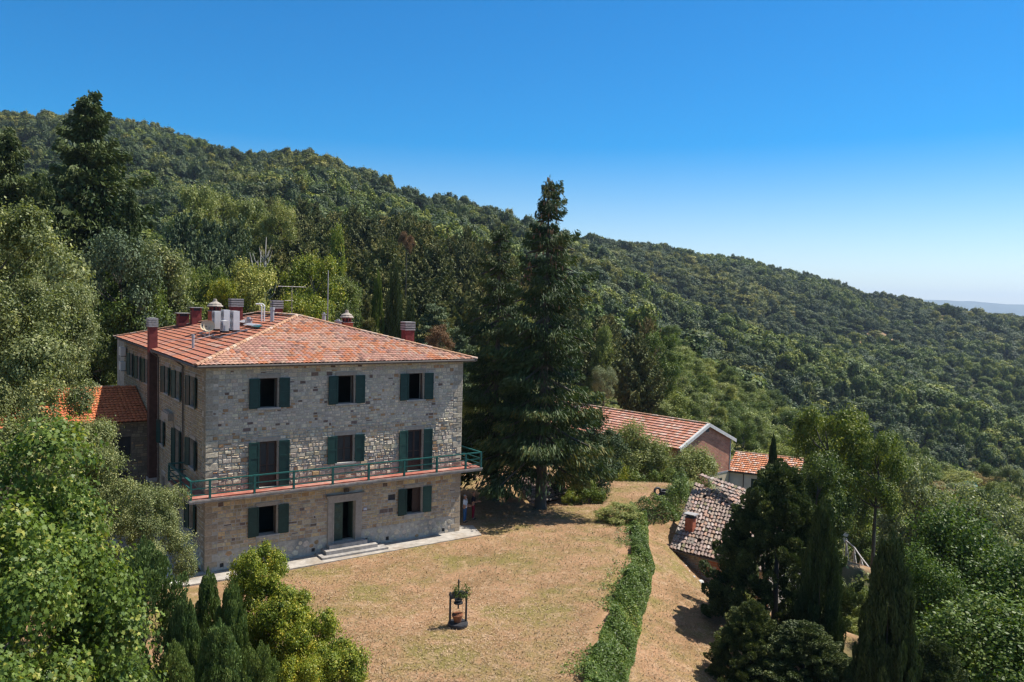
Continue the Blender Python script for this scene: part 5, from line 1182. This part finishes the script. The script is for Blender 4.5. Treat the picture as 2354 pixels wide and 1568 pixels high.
# --- around terrace and barn
for a in ((1340, 935, 59, 165, 'broad', 'spruce', 'dark leafy tree below the right side of the tall spruce'), (1385, 985, 61, 120, 'broad', 'spruce', 'small dark tree at the left end of the barn roof'), (1345, 1100, 56.5, 90, 'shrub', 'mid', 'low leafy shrub beside the tiled shelter'),
          (1418, 1175, 51.5, 100, 'shrub', 'olive', 'pale straggly shrub at the corner of the lawn'), (1440, 975, 72, 150, 'feathery', 'olive', 'pale feathery tree in front of the barn roof, leftmost'), (1500, 1010, 73, 130, 'feathery', 'olive', 'pale feathery tree in front of the middle of the barn roof'),
          (1590, 1030, 74, 150, 'feathery', 'olive', 'pale feathery tree covering the lower corner of the brick gable'), (1570, 1100, 61, 90, 'shrub', 'olive', 'pale shrub between the terrace and the shed roof'), (1545, 1080, 70, 70, 'shrub', 'mid', 'green shrub at the foot of the barn'),
          (1455, 1062, 70, 90, 'shrub', 'mid', 'dark hedge clump along the far side of the terrace'), (1508, 1072, 70.5, 80, 'shrub', 'mid', 'dark hedge clump at the right of the terrace edge'), (1405, 1060, 69, 80, 'shrub', 'yellowgreen', 'yellow-green shrub at the left of the terrace'),
          (1310, 1140, 55.5, 40, 'shrub', 'yellowgreen', 'small yellow-green vine on the shelter'), (1290, 1110, 60, 70, 'shrub', 'mid', 'green bush behind the tiled shelter'), (1240, 1085, 64, 80, 'shrub', 'mid', 'green bush seen between the two spruce trunks'),
          (1095, 870, 72, 110, 'broad', 'light', 'sunlit yellow-green tree behind the right corner of the villa'), (1125, 920, 76, 120, 'broad', 'light', 'sunlit tree glimpsed behind the shorter spruce'), (1075, 800, 84, 120, 'broad', 'mid', 'green tree behind the right end of the villa roof'),
          (1215, 960, 80, 130, 'broad', 'light', 'light green tree glimpsed between the two spruces')):
    T(a[4], *a[:4], a[6], m=a[5], hmin=1.2, cat='shrub' if a[4] == 'shrub' else 'tree')
# --- behind the house, left to right
bl = [('fir', 205, 232, 78, 420, 'sprucetall', 'very tall pointed fir standing out against the sky at left'), ('fir', 15, 312, 72, 320, 'sprucetall', 'dark fir at the left edge of the picture'), ('fir', 100, 420, 70, 200, 'sprucetall', 'dark fir between the left edge and the tallest fir'),
      ('fir', 300, 450, 74, 170, 'sprucetall', 'dark fir just right of the tallest fir'), ('fir', 250, 430, 80, 190, 'sprucetall', 'dark fir close behind the tallest one'), ('fir', 150, 480, 74, 170, 'sprucetall', 'lower dark fir in front of the tallest one'),
      ('broad', 60, 560, 52, 300, 'greygreen', 'grey-green tree behind the near left trees'),
      ('broad', 280, 540, 66, 210, 'bluepine', 'bushy blue-green tree to the right of the tall fir'), ('broad', 350, 560, 70, 190, 'greygreen', 'grey-green tree above the left corner of the villa roof'), ('broad', 395, 600, 72, 150, 'light', 'light green tree above the left part of the villa roof'),
      ('broad', 300, 640, 66, 190, 'mid', 'mid-green tree reaching down to the far eave'), ('broad', 205, 640, 68, 190, 'mid', 'mid-green tree left of the villa roof corner'), ('broad', 232, 790, 64, 110, 'light', 'small bright tree beside the far end of the villa'),
      ('broad', 440, 430, 120, 130, 'olive', 'pale green poplar behind the wood, leftmost of the pale group'), ('broad', 500, 445, 125, 120, 'olive', 'pale green poplar in the middle of the pale group'), ('broad', 565, 458, 128, 130, 'olive', 'pale green birch left of the bare trunks'),
      ('broad', 640, 470, 125, 95, 'olive', 'pale green birch at the right end of the pale group'),
      ('pine', 420, 505, 105, 110, 'bluepine', 'blue-green pine at the left of the blue-green group'), ('pine', 480, 520, 104, 110, 'bluepine', 'blue-green pine in the middle of the blue-green group'), ('pine', 545, 515, 106, 110, 'bluepine', 'blue-green pine with broad crown near the bare trunks'),
      ('pine', 450, 560, 98, 120, 'bluepine', 'lower blue-green pine above the cream tree'), ('pine', 520, 570, 98, 110, 'bluepine', 'lower blue-green pine next to the cream tree'),
      ('broad', 480, 615, 82, 110, 'mid', 'deep green tree left of the cream flowering one'), ('broad', 575, 605, 78, 150, 'cream', 'rounded tree covered in cream blossom behind the chimneys'), ('broad', 520, 650, 76, 110, 'yellowgreen', 'yellow-green tree peeping over the red chimneys'),
      ('broad', 720, 590, 80, 150, 'yellowgreen', 'vivid green tree behind the thin mast aerial'), ('broad', 780, 640, 84, 120, 'light', 'light green tree right of the vivid one'), ('tallbroad', 775, 515, 100, 100, 'yellowgreen', 'tall bright green tree rising above the vivid one'),
      ('broad', 700, 680, 76, 130, 'yellowgreen', 'low bright green tree over the roof hip'), ('broad', 780, 700, 78, 100, 'light', 'low light green tree right of the domed chimney'),
      ('juniper', 908, 605, 76, 66, 'dark', 'tall dark columnar cypress behind the right part of the roof'), ('juniper', 942, 680, 75, 56, 'dark', 'shorter dark columnar cypress touching the tall one'), ('fir', 845, 690, 78, 90, 'pine', 'olive-green conical pine left of the columnar cypresses'),
      ('cedar', 1000, 690, 82, 150, 'bluepine', 'blue-grey cedar with flat layered branches behind the right chimney'), ('cedar', 1060, 740, 78, 120, 'bluepine', 'lower blue-grey cedar above the right end of the roof'), ('shrub', 1010, 755, 70, 60, 'rust', 'purplish-brown shrub beside the right chimney'),
      ('broad', 935, 540, 110, 40, 'rust', 'dead rust-brown pine in the middle of the dark wood'), ('juniper', 868, 620, 92, 44, 'mid', 'ivy-clad trunk rising in the dark wood'),
      ('pine', 1490, 735, 150, 50, 'heath', 'leafless grey-brown tree at the top of the dirt track'), ('juniper', 1491, 875, 118, 26, 'dark', 'black ivy-wrapped trunk at the foot of the dirt track'), ('broad', 1390, 845, 100, 60, 'silver', 'silvery white-leaved tree right of the tall spruce'),
      ('broad', 1520, 765, 128, 100, 'mid', 'dark rounded tree on the right side of the dirt track')]
for a in bl: T(*a[:5], a[6], m=a[5], hmin=3, cat='shrub' if a[0] == 'shrub' else 'tree')
# bare dead trees
for px, yt, Y in ((610, 545, 92), (598, 575, 90)):
    p = at(px, yt, Y); z = g1(p.x, p.y); h = p.z-z; mb = MB(); gg = random.Random(int(px))
    mb.tube([(0, 0, -.2), (.1, 0, h*.4), (-.1, 0, h*.7), (.1, 0, h)], [.2, .15, .1, .03], 7)
    for k in range(12):
        zz = h*gg.uniform(.45, .92); a = gg.random()*6.28; l = gg.uniform(.6, 2); mb.tube([(0, 0, zz), (math.cos(a)*l*.5, math.sin(a)*l*.5, zz+l*.5), (math.cos(a)*l*.7, math.sin(a)*l*.7, zz+l*1.2)], [.06, .04, .015], 5)
    o = mb.build('dead_tree', M['barkpale'], smooth=True); o.location = (p.x, p.y, z)
    tag(o, 'bare whitish dead tree, '+('taller' if px > 600 else 'shorter')+' of the two behind the roof', 'tree')
# --- scattered wood, tree by tree, between 85 and 210 m
BAN = [(31, 86, 8), (33, 82, 6), (29, 78, 7), (AP.x-8, AP.y+8, 13), (AP.x-16, AP.y+22, 12), (28, 86, 9), (AP.x-2, AP.y+2, 9)]
placed = []
def clear(x, y, r):
    if any(math.hypot(x-a, y-b) < c for a, b, c in BAN): return False
    u = (x-VO.x)*math.cos(VA)+(y-VO.y)*math.sin(VA); v = -(x-VO.x)*math.sin(VA)+(y-VO.y)*math.cos(VA)
    if -18 < u < 22 and -14 < v < 31: return False
    dtr = min(float(seg_dist(np.array([x]), np.array([y]), tk)[0]) for tk in (TRACK, TRACK2))
    if dtr < 4.2: return False
    return not any((x-a)**2+(y-b)**2 < (r+c)**2 for a, b, c in placed)
SC = [ # n, px range, depth range, kinds, height, width, min radius, label, group
 (80, (610, 1170), (92, 190), [('pine', 'pine', 3), ('fir', 'pine', 1)], (12, 17), (6, 8.5), 2.3, 'dark olive pine in the dense wood behind the villa', 'dark pines of the wood behind the villa'),
 (26, (380, 640), (108, 175), [('pine', 'bluepine', 2), ('tallbroad', 'light', 1), ('broad', 'mid', 1)], (10, 14), (6.5, 9), 2.6, 'green tree in the mixed wood above the left half of the roof', 'mixed trees above the left half of the roof'),
 (34, (-60, 400), (84, 190), [('broad', 'mid', 2), ('fir', 'sprucetall', 1), ('tallbroad', 'light', 1)], (9, 14), (7, 10), 3.0, 'green tree on the slope around the tall fir', 'trees on the slope around the tall fir'),
 (22, (1170, 1480), (98, 165), [('pine', 'pine', 3), ('tallbroad', 'light', 1)], (10, 14), (5.5, 7.5), 2.3, 'slender pine on the slope right of the tall spruce', 'slender pines right of the tall spruce'),
 (125, (1490, 1960), (98, 212), [('shrub', 'light', 3), ('tallbroad', 'light', 2), ('broad', 'mid', 2), ('shrub', 'olive', 1)], (3.2, 7.5), (4.5, 7.5), 1.9, 'light green bushy tree on the sunny slope beyond the barn', 'bushy trees on the sunny slope beyond the barn'),
 (62, (1960, 2460), (80, 185), [('shrub', 'light', 2), ('broad', 'mid', 3), ('broad', 'greygreen', 2), ('shrub', 'heath', 1)], (3.5, 7.5), (5.5, 8.5), 2.3, 'green tree on the valley side at the right', 'trees on the valley side at the right'),
]
for n, pr, yr, kinds, hr, wr_, rad, lab, grp in SC:
    c_ = 0; tries = 0; wts = [k[2] for k in kinds]
    while c_ < n and tries < n*60:
        tries += 1; Y = math.sqrt(RR.uniform(yr[0]**2, yr[1]**2)); x = (RR.uniform(*pr)-1176.5)/F_*Y
        if not clear(x, Y, rad): continue
        k, m_, _ = RR.choices(kinds, wts)[0]; f = RR.uniform(.75, 1.1)
        if k in ('shrub',): hh = RR.uniform(*hr)*.75
        else: hh = RR.uniform(*hr)
        put(k, x, Y, hh, RR.uniform(*wr_), lab, 'tree', grp, m=m_); placed.append((x, Y, rad)); c_ += 1
# --- far forest: one uncountable mass, instanced crowns of four oak shapes that also stand as single trees on the crest
crest = []
for i, (px, yt, Y) in enumerate(((1110, 482, 560), (1845, 610, 880), (530, 292, 600), (1195, 512, 600), (1560, 552, 850), (2010, 672, 900))):
    _p = at(px, yt, Y); crest.append(put('farbroad', _p.x, _p.y, 12.5, 12, ['round tree standing proud on the ridge behind the tall spruce', 'round tree standing proud on the right-hand ridge', 'round tree on the left ridge line', 'small tree on the ridge left of the spruce top', 'round tree on the ridge just right of the tall spruce', 'round tree low on the right-hand ridge'][i], 'tree', var=i))
pts = []
gf_ = np.random.default_rng(99)
def band(y0, y1, sp, s0=-.78, s1=.80):
    y = y0
    while y < y1:
        xs = np.arange(s0*y, s1*y, sp)
        pts.append(np.stack([xs+gf_.uniform(-.42, .42, len(xs))*sp, y+gf_.uniform(-.42, .42, len(xs))*sp], 1)); y += sp*.9
band(185, 420, 7.0); band(420, 1080, 8.0)
P = np.concatenate(pts)
keep = np.ones(len(P), bool)
for a, b, c_ in placed:
    if b > 170: keep &= np.hypot(P[:, 0]-a, P[:, 1]-b) > c_+2.5
keep &= seg_dist(P[:, 0], P[:, 1], TRACK) > 5
for (rx, ry), rr_ in ROCK: keep &= np.hypot(P[:, 0]-rx, (P[:, 1]-ry)*.35) > rr_*.9
keep &= gf_.random(len(P)) > .04; keep &= ~((P[:, 1] < 218) & (P[:, 0]/P[:, 1] > .165))
P = P[keep]; Z = G(P[:, 0], P[:, 1])
# drop what the hills hide well: behind the crest lines
far_me = bpy.data.meshes.new('forest_floor_points'); far_me.vertices.add(len(P)); far_me.vertices.foreach_set('co', np.column_stack([P, Z-.8]).astype(np.float32).ravel())
hsel = gf_.random(len(P)); Hh = (7.5+7.5*gf_.random(len(P))**1.3)*(1+.12*fbm(P[:, 0], P[:, 1], 60, 8, 2)); Ww = 8+9*gf_.random(len(P))**2
_z = 1+.28*np.clip(fbm(P[:, 0], P[:, 1], 45, 51, 3), -1, 1); Ww = Ww*_z; Hh = Hh*(1+.6*(_z-1)); sc = np.stack([Ww, Ww*(.85+.3*gf_.random(len(P))), Hh], 1).astype(np.float32)
a = far_me.attributes.new('tree_scale', 'FLOAT_VECTOR', 'POINT'); a.data.foreach_set('vector', sc.ravel())
a = far_me.attributes.new('tree_turn', 'FLOAT_VECTOR', 'POINT'); a.data.foreach_set('vector', np.stack([gf_.normal(size=len(P))*.06, gf_.normal(size=len(P))*.06, gf_.random(len(P))*6.28], 1).astype(np.float32).ravel())
a = far_me.attributes.new('tree_pick', 'INT', 'POINT'); _q = fbm(P[:, 0], P[:, 1], 80, 31, 4)*.85+gf_.normal(size=len(P))*.35-.5*sstep(.15, .5, P[:, 0]/P[:, 1])*(1-sstep(450, 650, P[:, 1])); _b = gf_.integers(0, 2, len(P))*3  # lower right slope leans to dark crowns, its shaded sides put into colour
a.data.foreach_set('value', (_b+np.where(_q > .45, 1, np.where(_q < -.45, 2, 0))).astype(np.int32))
forest = link('far_forest', far_me); tag(forest, 'unbroken oak forest covering the hills behind', 'forest', kind='stuff')
ng = bpy.data.node_groups.new('forest', 'GeometryNodeTree'); ng.interface.new_socket('Geometry', in_out='INPUT', socket_type='NodeSocketGeometry'); ng.interface.new_socket('Geometry', in_out='OUTPUT', socket_type='NodeSocketGeometry')
gi = ng.nodes.new('NodeGroupInput'); go = ng.nodes.new('NodeGroupOutput'); iop = ng.nodes.new('GeometryNodeInstanceOnPoints'); jn = ng.nodes.new('GeometryNodeJoinGeometry')
for c_ in crest:
    oi = ng.nodes.new('GeometryNodeObjectInfo'); oi.inputs['Object'].default_value = [k for k in c_.children if k.name.startswith('crown')][0]; oi.inputs['As Instance'].default_value = True; oi.transform_space = 'ORIGINAL'
    ng.links.new(oi.outputs['Geometry'], jn.inputs[0])
def named(nm, ty):
    n = ng.nodes.new('GeometryNodeInputNamedAttribute'); n.data_type = ty; n.inputs['Name'].default_value = nm; return n.outputs['Attribute']
mpt = ng.nodes.new('GeometryNodeMeshToPoints'); ng.links.new(gi.outputs[0], mpt.inputs[0]); ng.links.new(mpt.outputs[0], iop.inputs['Points']); ng.links.new(jn.outputs[0], iop.inputs['Instance'])
iop.inputs['Pick Instance'].default_value = True; ng.links.new(named('tree_pick', 'INT'), iop.inputs['Instance Index'])
ng.links.new(named('tree_scale', 'FLOAT_VECTOR'), iop.inputs['Scale'])
er = ng.nodes.new('FunctionNodeEulerToRotation'); ng.links.new(named('tree_turn', 'FLOAT_VECTOR'), er.inputs[0]); ng.links.new(er.outputs[0], iop.inputs['Rotation'])
ng.links.new(iop.outputs[0], go.inputs[0]); forest.modifiers.new('forest', 'NODES').node_group = ng
print('forest points', len(P))
# --- undergrowth: mass of low leaves on the slopes (stuff) and the ivy bank
def leaf_mass(name, P3, nrm, leaf, m, label, cat, var=.35):
    g_ = np.random.default_rng(len(P3)); n = len(P3); Nn = unit(nrm+g_.normal(size=(n, 3))*.6); A = np.cross(Nn, g_.normal(size=(n, 3))); l = leaf*(.6+.8*g_.random(n))
    V, Fc = rhombs(P3, A, Nn, l, l*.75); tn = np.clip(.45+var*.6*fbm(P3[:, 0], P3[:, 1], 1.3, 3, 3)+.2*g_.normal(size=n), 0, 1)
    return tag(link(name, np_mesh(name, V, Fc, LM[m], tn)), label, cat, kind='stuff')
gi_ = np.random.default_rng(5)
# ivy bank along the edge of the lawn
n = 230000; y = gi_.uniform(24, 62, n); dx = gi_.uniform(-.9, 2.1, n); x = edge_x(y)+dx; lum = .5+.5*fbm(x, y, 1.1, 7, 3)
edge = .14*fbm(x*0, y, 2.3, 11, 3); ww = 1.65+.1*fbm(x*0, y, 1.7, 17, 3)
hgt = (.14+.85*np.clip(lum, 0, 1.3))*(1+.35*fbm(x, y, .45, 27, 2))*np.clip((dx-edge+.2)/.9, 0, 1)*np.clip((ww-dx)/.18, 0, 1)*(1+1.6*sstep(50, 54, y))
hgt = np.maximum(hgt, .10*(dx-edge > -.7)*(dx < ww)*(fbm(x, y, .9, 23, 3) > .15))
thin = gi_.random(n) < np.where(dx-edge < .35, np.clip(.14+.55*(dx-edge), .05, 1)*(.3+fbm(x, y, .9, 23, 3)).clip(0, 1), 1)
thin &= (hgt > .02)
P3 = np.stack([x, y, G(x, y)+hgt*gi_.random(n)**.4+.02], 1)[thin]; leaf_mass('ivy_bank', P3, np.array([[.3, -.2, 1.0]]), .085, 'ivy', 'green ivy and brambles covering the bank along the lawn edge', 'ivy')
# low scrub over the far slopes near the house
n = 110000; Y = np.sqrt(gi_.uniform(26**2, 215**2, n)); sx_ = gi_.uniform(-.72, .76, n); X = sx_*Y
wood = fbm(X, Y, 6, 12, 3); hg = np.clip(.5+wood, 0, 1.5)*.9
ok = ((X > edge_x(Y)+11) | (Y > 82)) & (seg_dist(X, Y, TRACK) > 2.6) & (seg_dist(X, Y, TRACK2) > 1.6) & (hg > .15) & ~((np.hypot(X-AP.x+10, Y-AP.y-12) < 9))
P3 = np.stack([X, Y, G(X, Y)+hg*gi_.random(n)], 1)[ok]; leaf_mass('undergrowth', P3, np.array([[0, -.3, 1.0]]), .40, 'light', 'low bushes and brambles between the trees on the slopes', 'undergrowth')
# grass tufts on lawn and dry slope
n = 170000; y = 24+46*gi_.random(n)**1.3; sx_ = gi_.uniform(-.36, .42, n); X = sx_*y; d_ = X-edge_x(y)
ok = (d_ < 13) & ((d_ < -.2) | (d_ > 1.6)); u = (X-VO.x)*math.cos(VA)+(y-VO.y)*math.sin(VA); v = -(X-VO.x)*math.sin(VA)+(y-VO.y)*math.cos(VA)
ok &= ~((u > -3.6) & (u < 16.4) & (v > -1.6) & (v < 28)); X, y = X[ok], y[ok]; nn_ = len(X)
hh = .03+.06*gi_.random(nn_)
gm, t, out = nodes('dry_grass'); a_ = t.nodes.new('ShaderNodeAttribute'); a_.attribute_name = 'tint'; p = t.nodes.new('ShaderNodeBsdfPrincipled'); p.inputs['Roughness'].default_value = .8
L(t, ramp(t, a_.outputs['Fac'], [(0, (.11, .12, .035)), (.4, (.25, .18, .09)), (1, (.46, .31, .19))]), p.inputs['Base Color']); L(t, p.outputs[0], out.inputs[0])
V, Fc = rhombs(np.stack([X, y, G(X, y)+hh*.5], 1), np.stack([gi_.normal(size=nn_), gi_.normal(size=nn_), .5*np.ones(nn_)], 1), unit(gi_.normal(size=(nn_, 3))*.35+[0, 0, 1]), hh*1.5, hh*.45)
tn = np.clip(.6+.30*fbm(X, y, 3.1, 21, 4)+.17*gi_.normal(size=nn_), 0, 1)
tag(link('dry_grass', np_mesh('dry_grass', V, Fc, gm, tn)), 'mown dry grass over the lawn and the slope', 'grass', kind='stuff')
# ================================================================== small things
def tyre(name, loc, rot, lab):
    mb = MB(); n = 20; rings = []
    for i in range(n):
        a = i*6.2832/n; c = Vector((math.cos(a)*.26, math.sin(a)*.26, 0)); rings.append([c+Vector((math.cos(a), math.sin(a), 0))*math.cos(b*.7854)*.09+Vector((0, 0, 1))*math.sin(b*.7854)*.10 for b in range(8)])
    for i in range(n):
        for k in range(8): mb.face([rings[i][k], rings[(i+1) % n][k], rings[(i+1) % n][(k+1) % 8], rings[i][(k+1) % 8]])
    o = mb.build(name, M['dark'], smooth=True); o.location = loc; o.rotation_euler = rot; tag(o, lab, 'tyre', 'old tyres on the terrace')
tp_ = onz(1524, 1150, -.35); zt_ = g1(tp_.x, tp_.y)
tyre('old_tyre', (tp_.x, tp_.y, zt_+.1), (0, 0, 0), 'old black tyre lying flat on the terrace, nearer the shrub'); tyre('old_tyre', (tp_.x-.45, tp_.y-.1, zt_+.3), (R(75), 0, R(20)), 'old black tyre standing up on the terrace'); tyre('old_tyre', (tp_.x+.02, tp_.y+.05, zt_+.3), (R(8), 0, 0), 'old black tyre on top of the lying one')
# short wooden posts
for px, py, h, lab in ((1090, 1104, 1.0, 'dark wooden post seen under the right end of the balcony'), (1184, 1141, .55, 'small dark stake beside the trunk of the shorter spruce')):
    p = onz(px, py, 0); mb = MB(); mb.tube([(0, 0, -.2), (.02, 0, h)], [.12 if h > .9 else .05]*2, 8); o = mb.build('wooden_post', M['bark']); o.location = (p.x, p.y, g1(p.x, p.y)); tag(o, lab, 'post')
# trail fence and sign
fp = [at(1944, 1262, 77), at(1962, 1278, 74), at(1978, 1296, 71), at(1996, 1313, 68)]; f0 = Vector((fp[0].x, fp[0].y, g1(fp[0].x, fp[0].y)))
for p in fp: p.z = g1(p.x, p.y)
fence = empty('wooden_fence', f0, 0, 'pale rustic wooden fence running down beside the dirt path', 'fence')
lift = [at(px, py, Y).z for px, py, Y in ((1940, 1243, 77), (1962, 1258, 74), (1981, 1281, 71), (1998, 1304, 68))]
for p, zt_ in zip(fp, lift):
    zt2 = max(zt_, p.z+.9); mb = MB(); mb.tube([p-f0-Vector((0, 0, .3)), Vector((p.x, p.y, zt2))-f0], .09, 8); mb.build('post', M['woodlight'], fence)
for a, b, za, zb in zip(fp[:-1], fp[1:], lift[:-1], lift[1:]):
    za, zb = max(za, a.z+.9), max(zb, b.z+.9); A, B = Vector((a.x, a.y, za))-f0, Vector((b.x, b.y, zb))-f0
    mb = MB(); mb.tube([A, B], .07, 8); mb.build('rail', M['woodlight'], fence); mb = MB(); mb.tube([a-f0+Vector((0, 0, .15)), B-Vector((0, 0, .1))], .05, 6); mb.tube([A-Vector((0, 0, .1)), b-f0+Vector((0, 0, .15))], .05, 6); mb.build('brace', M['woodlight'], fence)
s0 = at(1938, 1256, 79); gz_ = g1(s0.x, s0.y); st_ = at(1940, 1222, 79).z; sg = empty('trail_sign', (s0.x, s0.y, gz_), R(10), 'white trail signpost with two small arrow boards at the head of the fence', 'signpost')
mb = MB(); mb.tube([(0, 0, -.2), (0, 0, st_-gz_)], .05, 8); mb.build('post', M['woodlight'], sg)
for dz, dx in ((-.1, .05), (-.65, 0)):
    mb = MB(); z = st_-gz_+dz; P4 = [(-.32+dx, -.06, z-.4), (.28+dx, -.06, z-.4), (.42+dx, -.06, z-.2), (.28+dx, -.06, z), (-.32+dx, -.06, z)]; mb.face(P4); mb.face([(x, -.09, zz) for x, y, zz in P4][::-1])
    for a, b in zip(P4, P4[1:]+P4[:1]): mb.face([a, b, (b[0], -.09, b[2]), (a[0], -.09, a[2])])
    mb.build('arrow_board', M['white'], sg)
# turquoise roof far off
tr_ = at(2228, 1155, 150); z0_ = g1(tr_.x, tr_.y); sh2 = empty('garden_shed', (tr_.x, tr_.y, z0_), R(-20), 'tiny hut with pale turquoise roof on the far slope', 'hut')
hh_ = max(2.0, tr_.z-z0_); M['turq'] = mat('turquoise_sheet', (.25, .58, .50), .5, .1, 3)
mb = MB(); mb.box(-.8, .8, -.7, .6, -1, hh_-.4); mb.build('wall', M['wood'], sh2); mb = MB(); mb.obox((-1.0, -1.0, hh_-.35), (2.0, 0, 0), (0, 1.6, .6), (0, 0, .06)); mb.build('roof', M['turq'], sh2)
# rubble along the shed
gg = random.Random(8)
for k in range(9):
    e_ = 1.6+k*.30; p = sp(e_+gg.uniform(-.3, .3), -.8-.12*k+gg.uniform(-.4, .3), 0); r_ = gg.uniform(.08, .25); mb = MB()
    mb.lathe((0, 0, -.1), [(r_*.7, 0), (r_, r_*.5), (r_*.85, r_*.95), (r_*.3, r_*1.2)], gg.randint(5, 7)); o = mb.build('loose_stone', M['barge']); o.location = (p.x, p.y, g1(p.x, p.y)); o.rotation_euler = (gg.uniform(-.3, .3), gg.uniform(-.3, .3), gg.random()*6)
    tag(o, 'pale loose stone on the slope beside the old shed', 'stone', 'loose stones beside the old shed')
# ================================================================== air
hz, t, out = nodes('haze'); pv = t.nodes.new('ShaderNodeVolumePrincipled'); pv.inputs['Color'].default_value = (.62, .78, 1, 1); pv.inputs['Density'].default_value = HAZE = .00008
pv.inputs['Anisotropy'].default_value = .2; L(t, pv.outputs[0], out.inputs['Volume'])
mb = MB(); mb.box(-9000, 16500, -120, 15800, -1250, 420); tag(mb.build('haze', hz), kind='stuff')
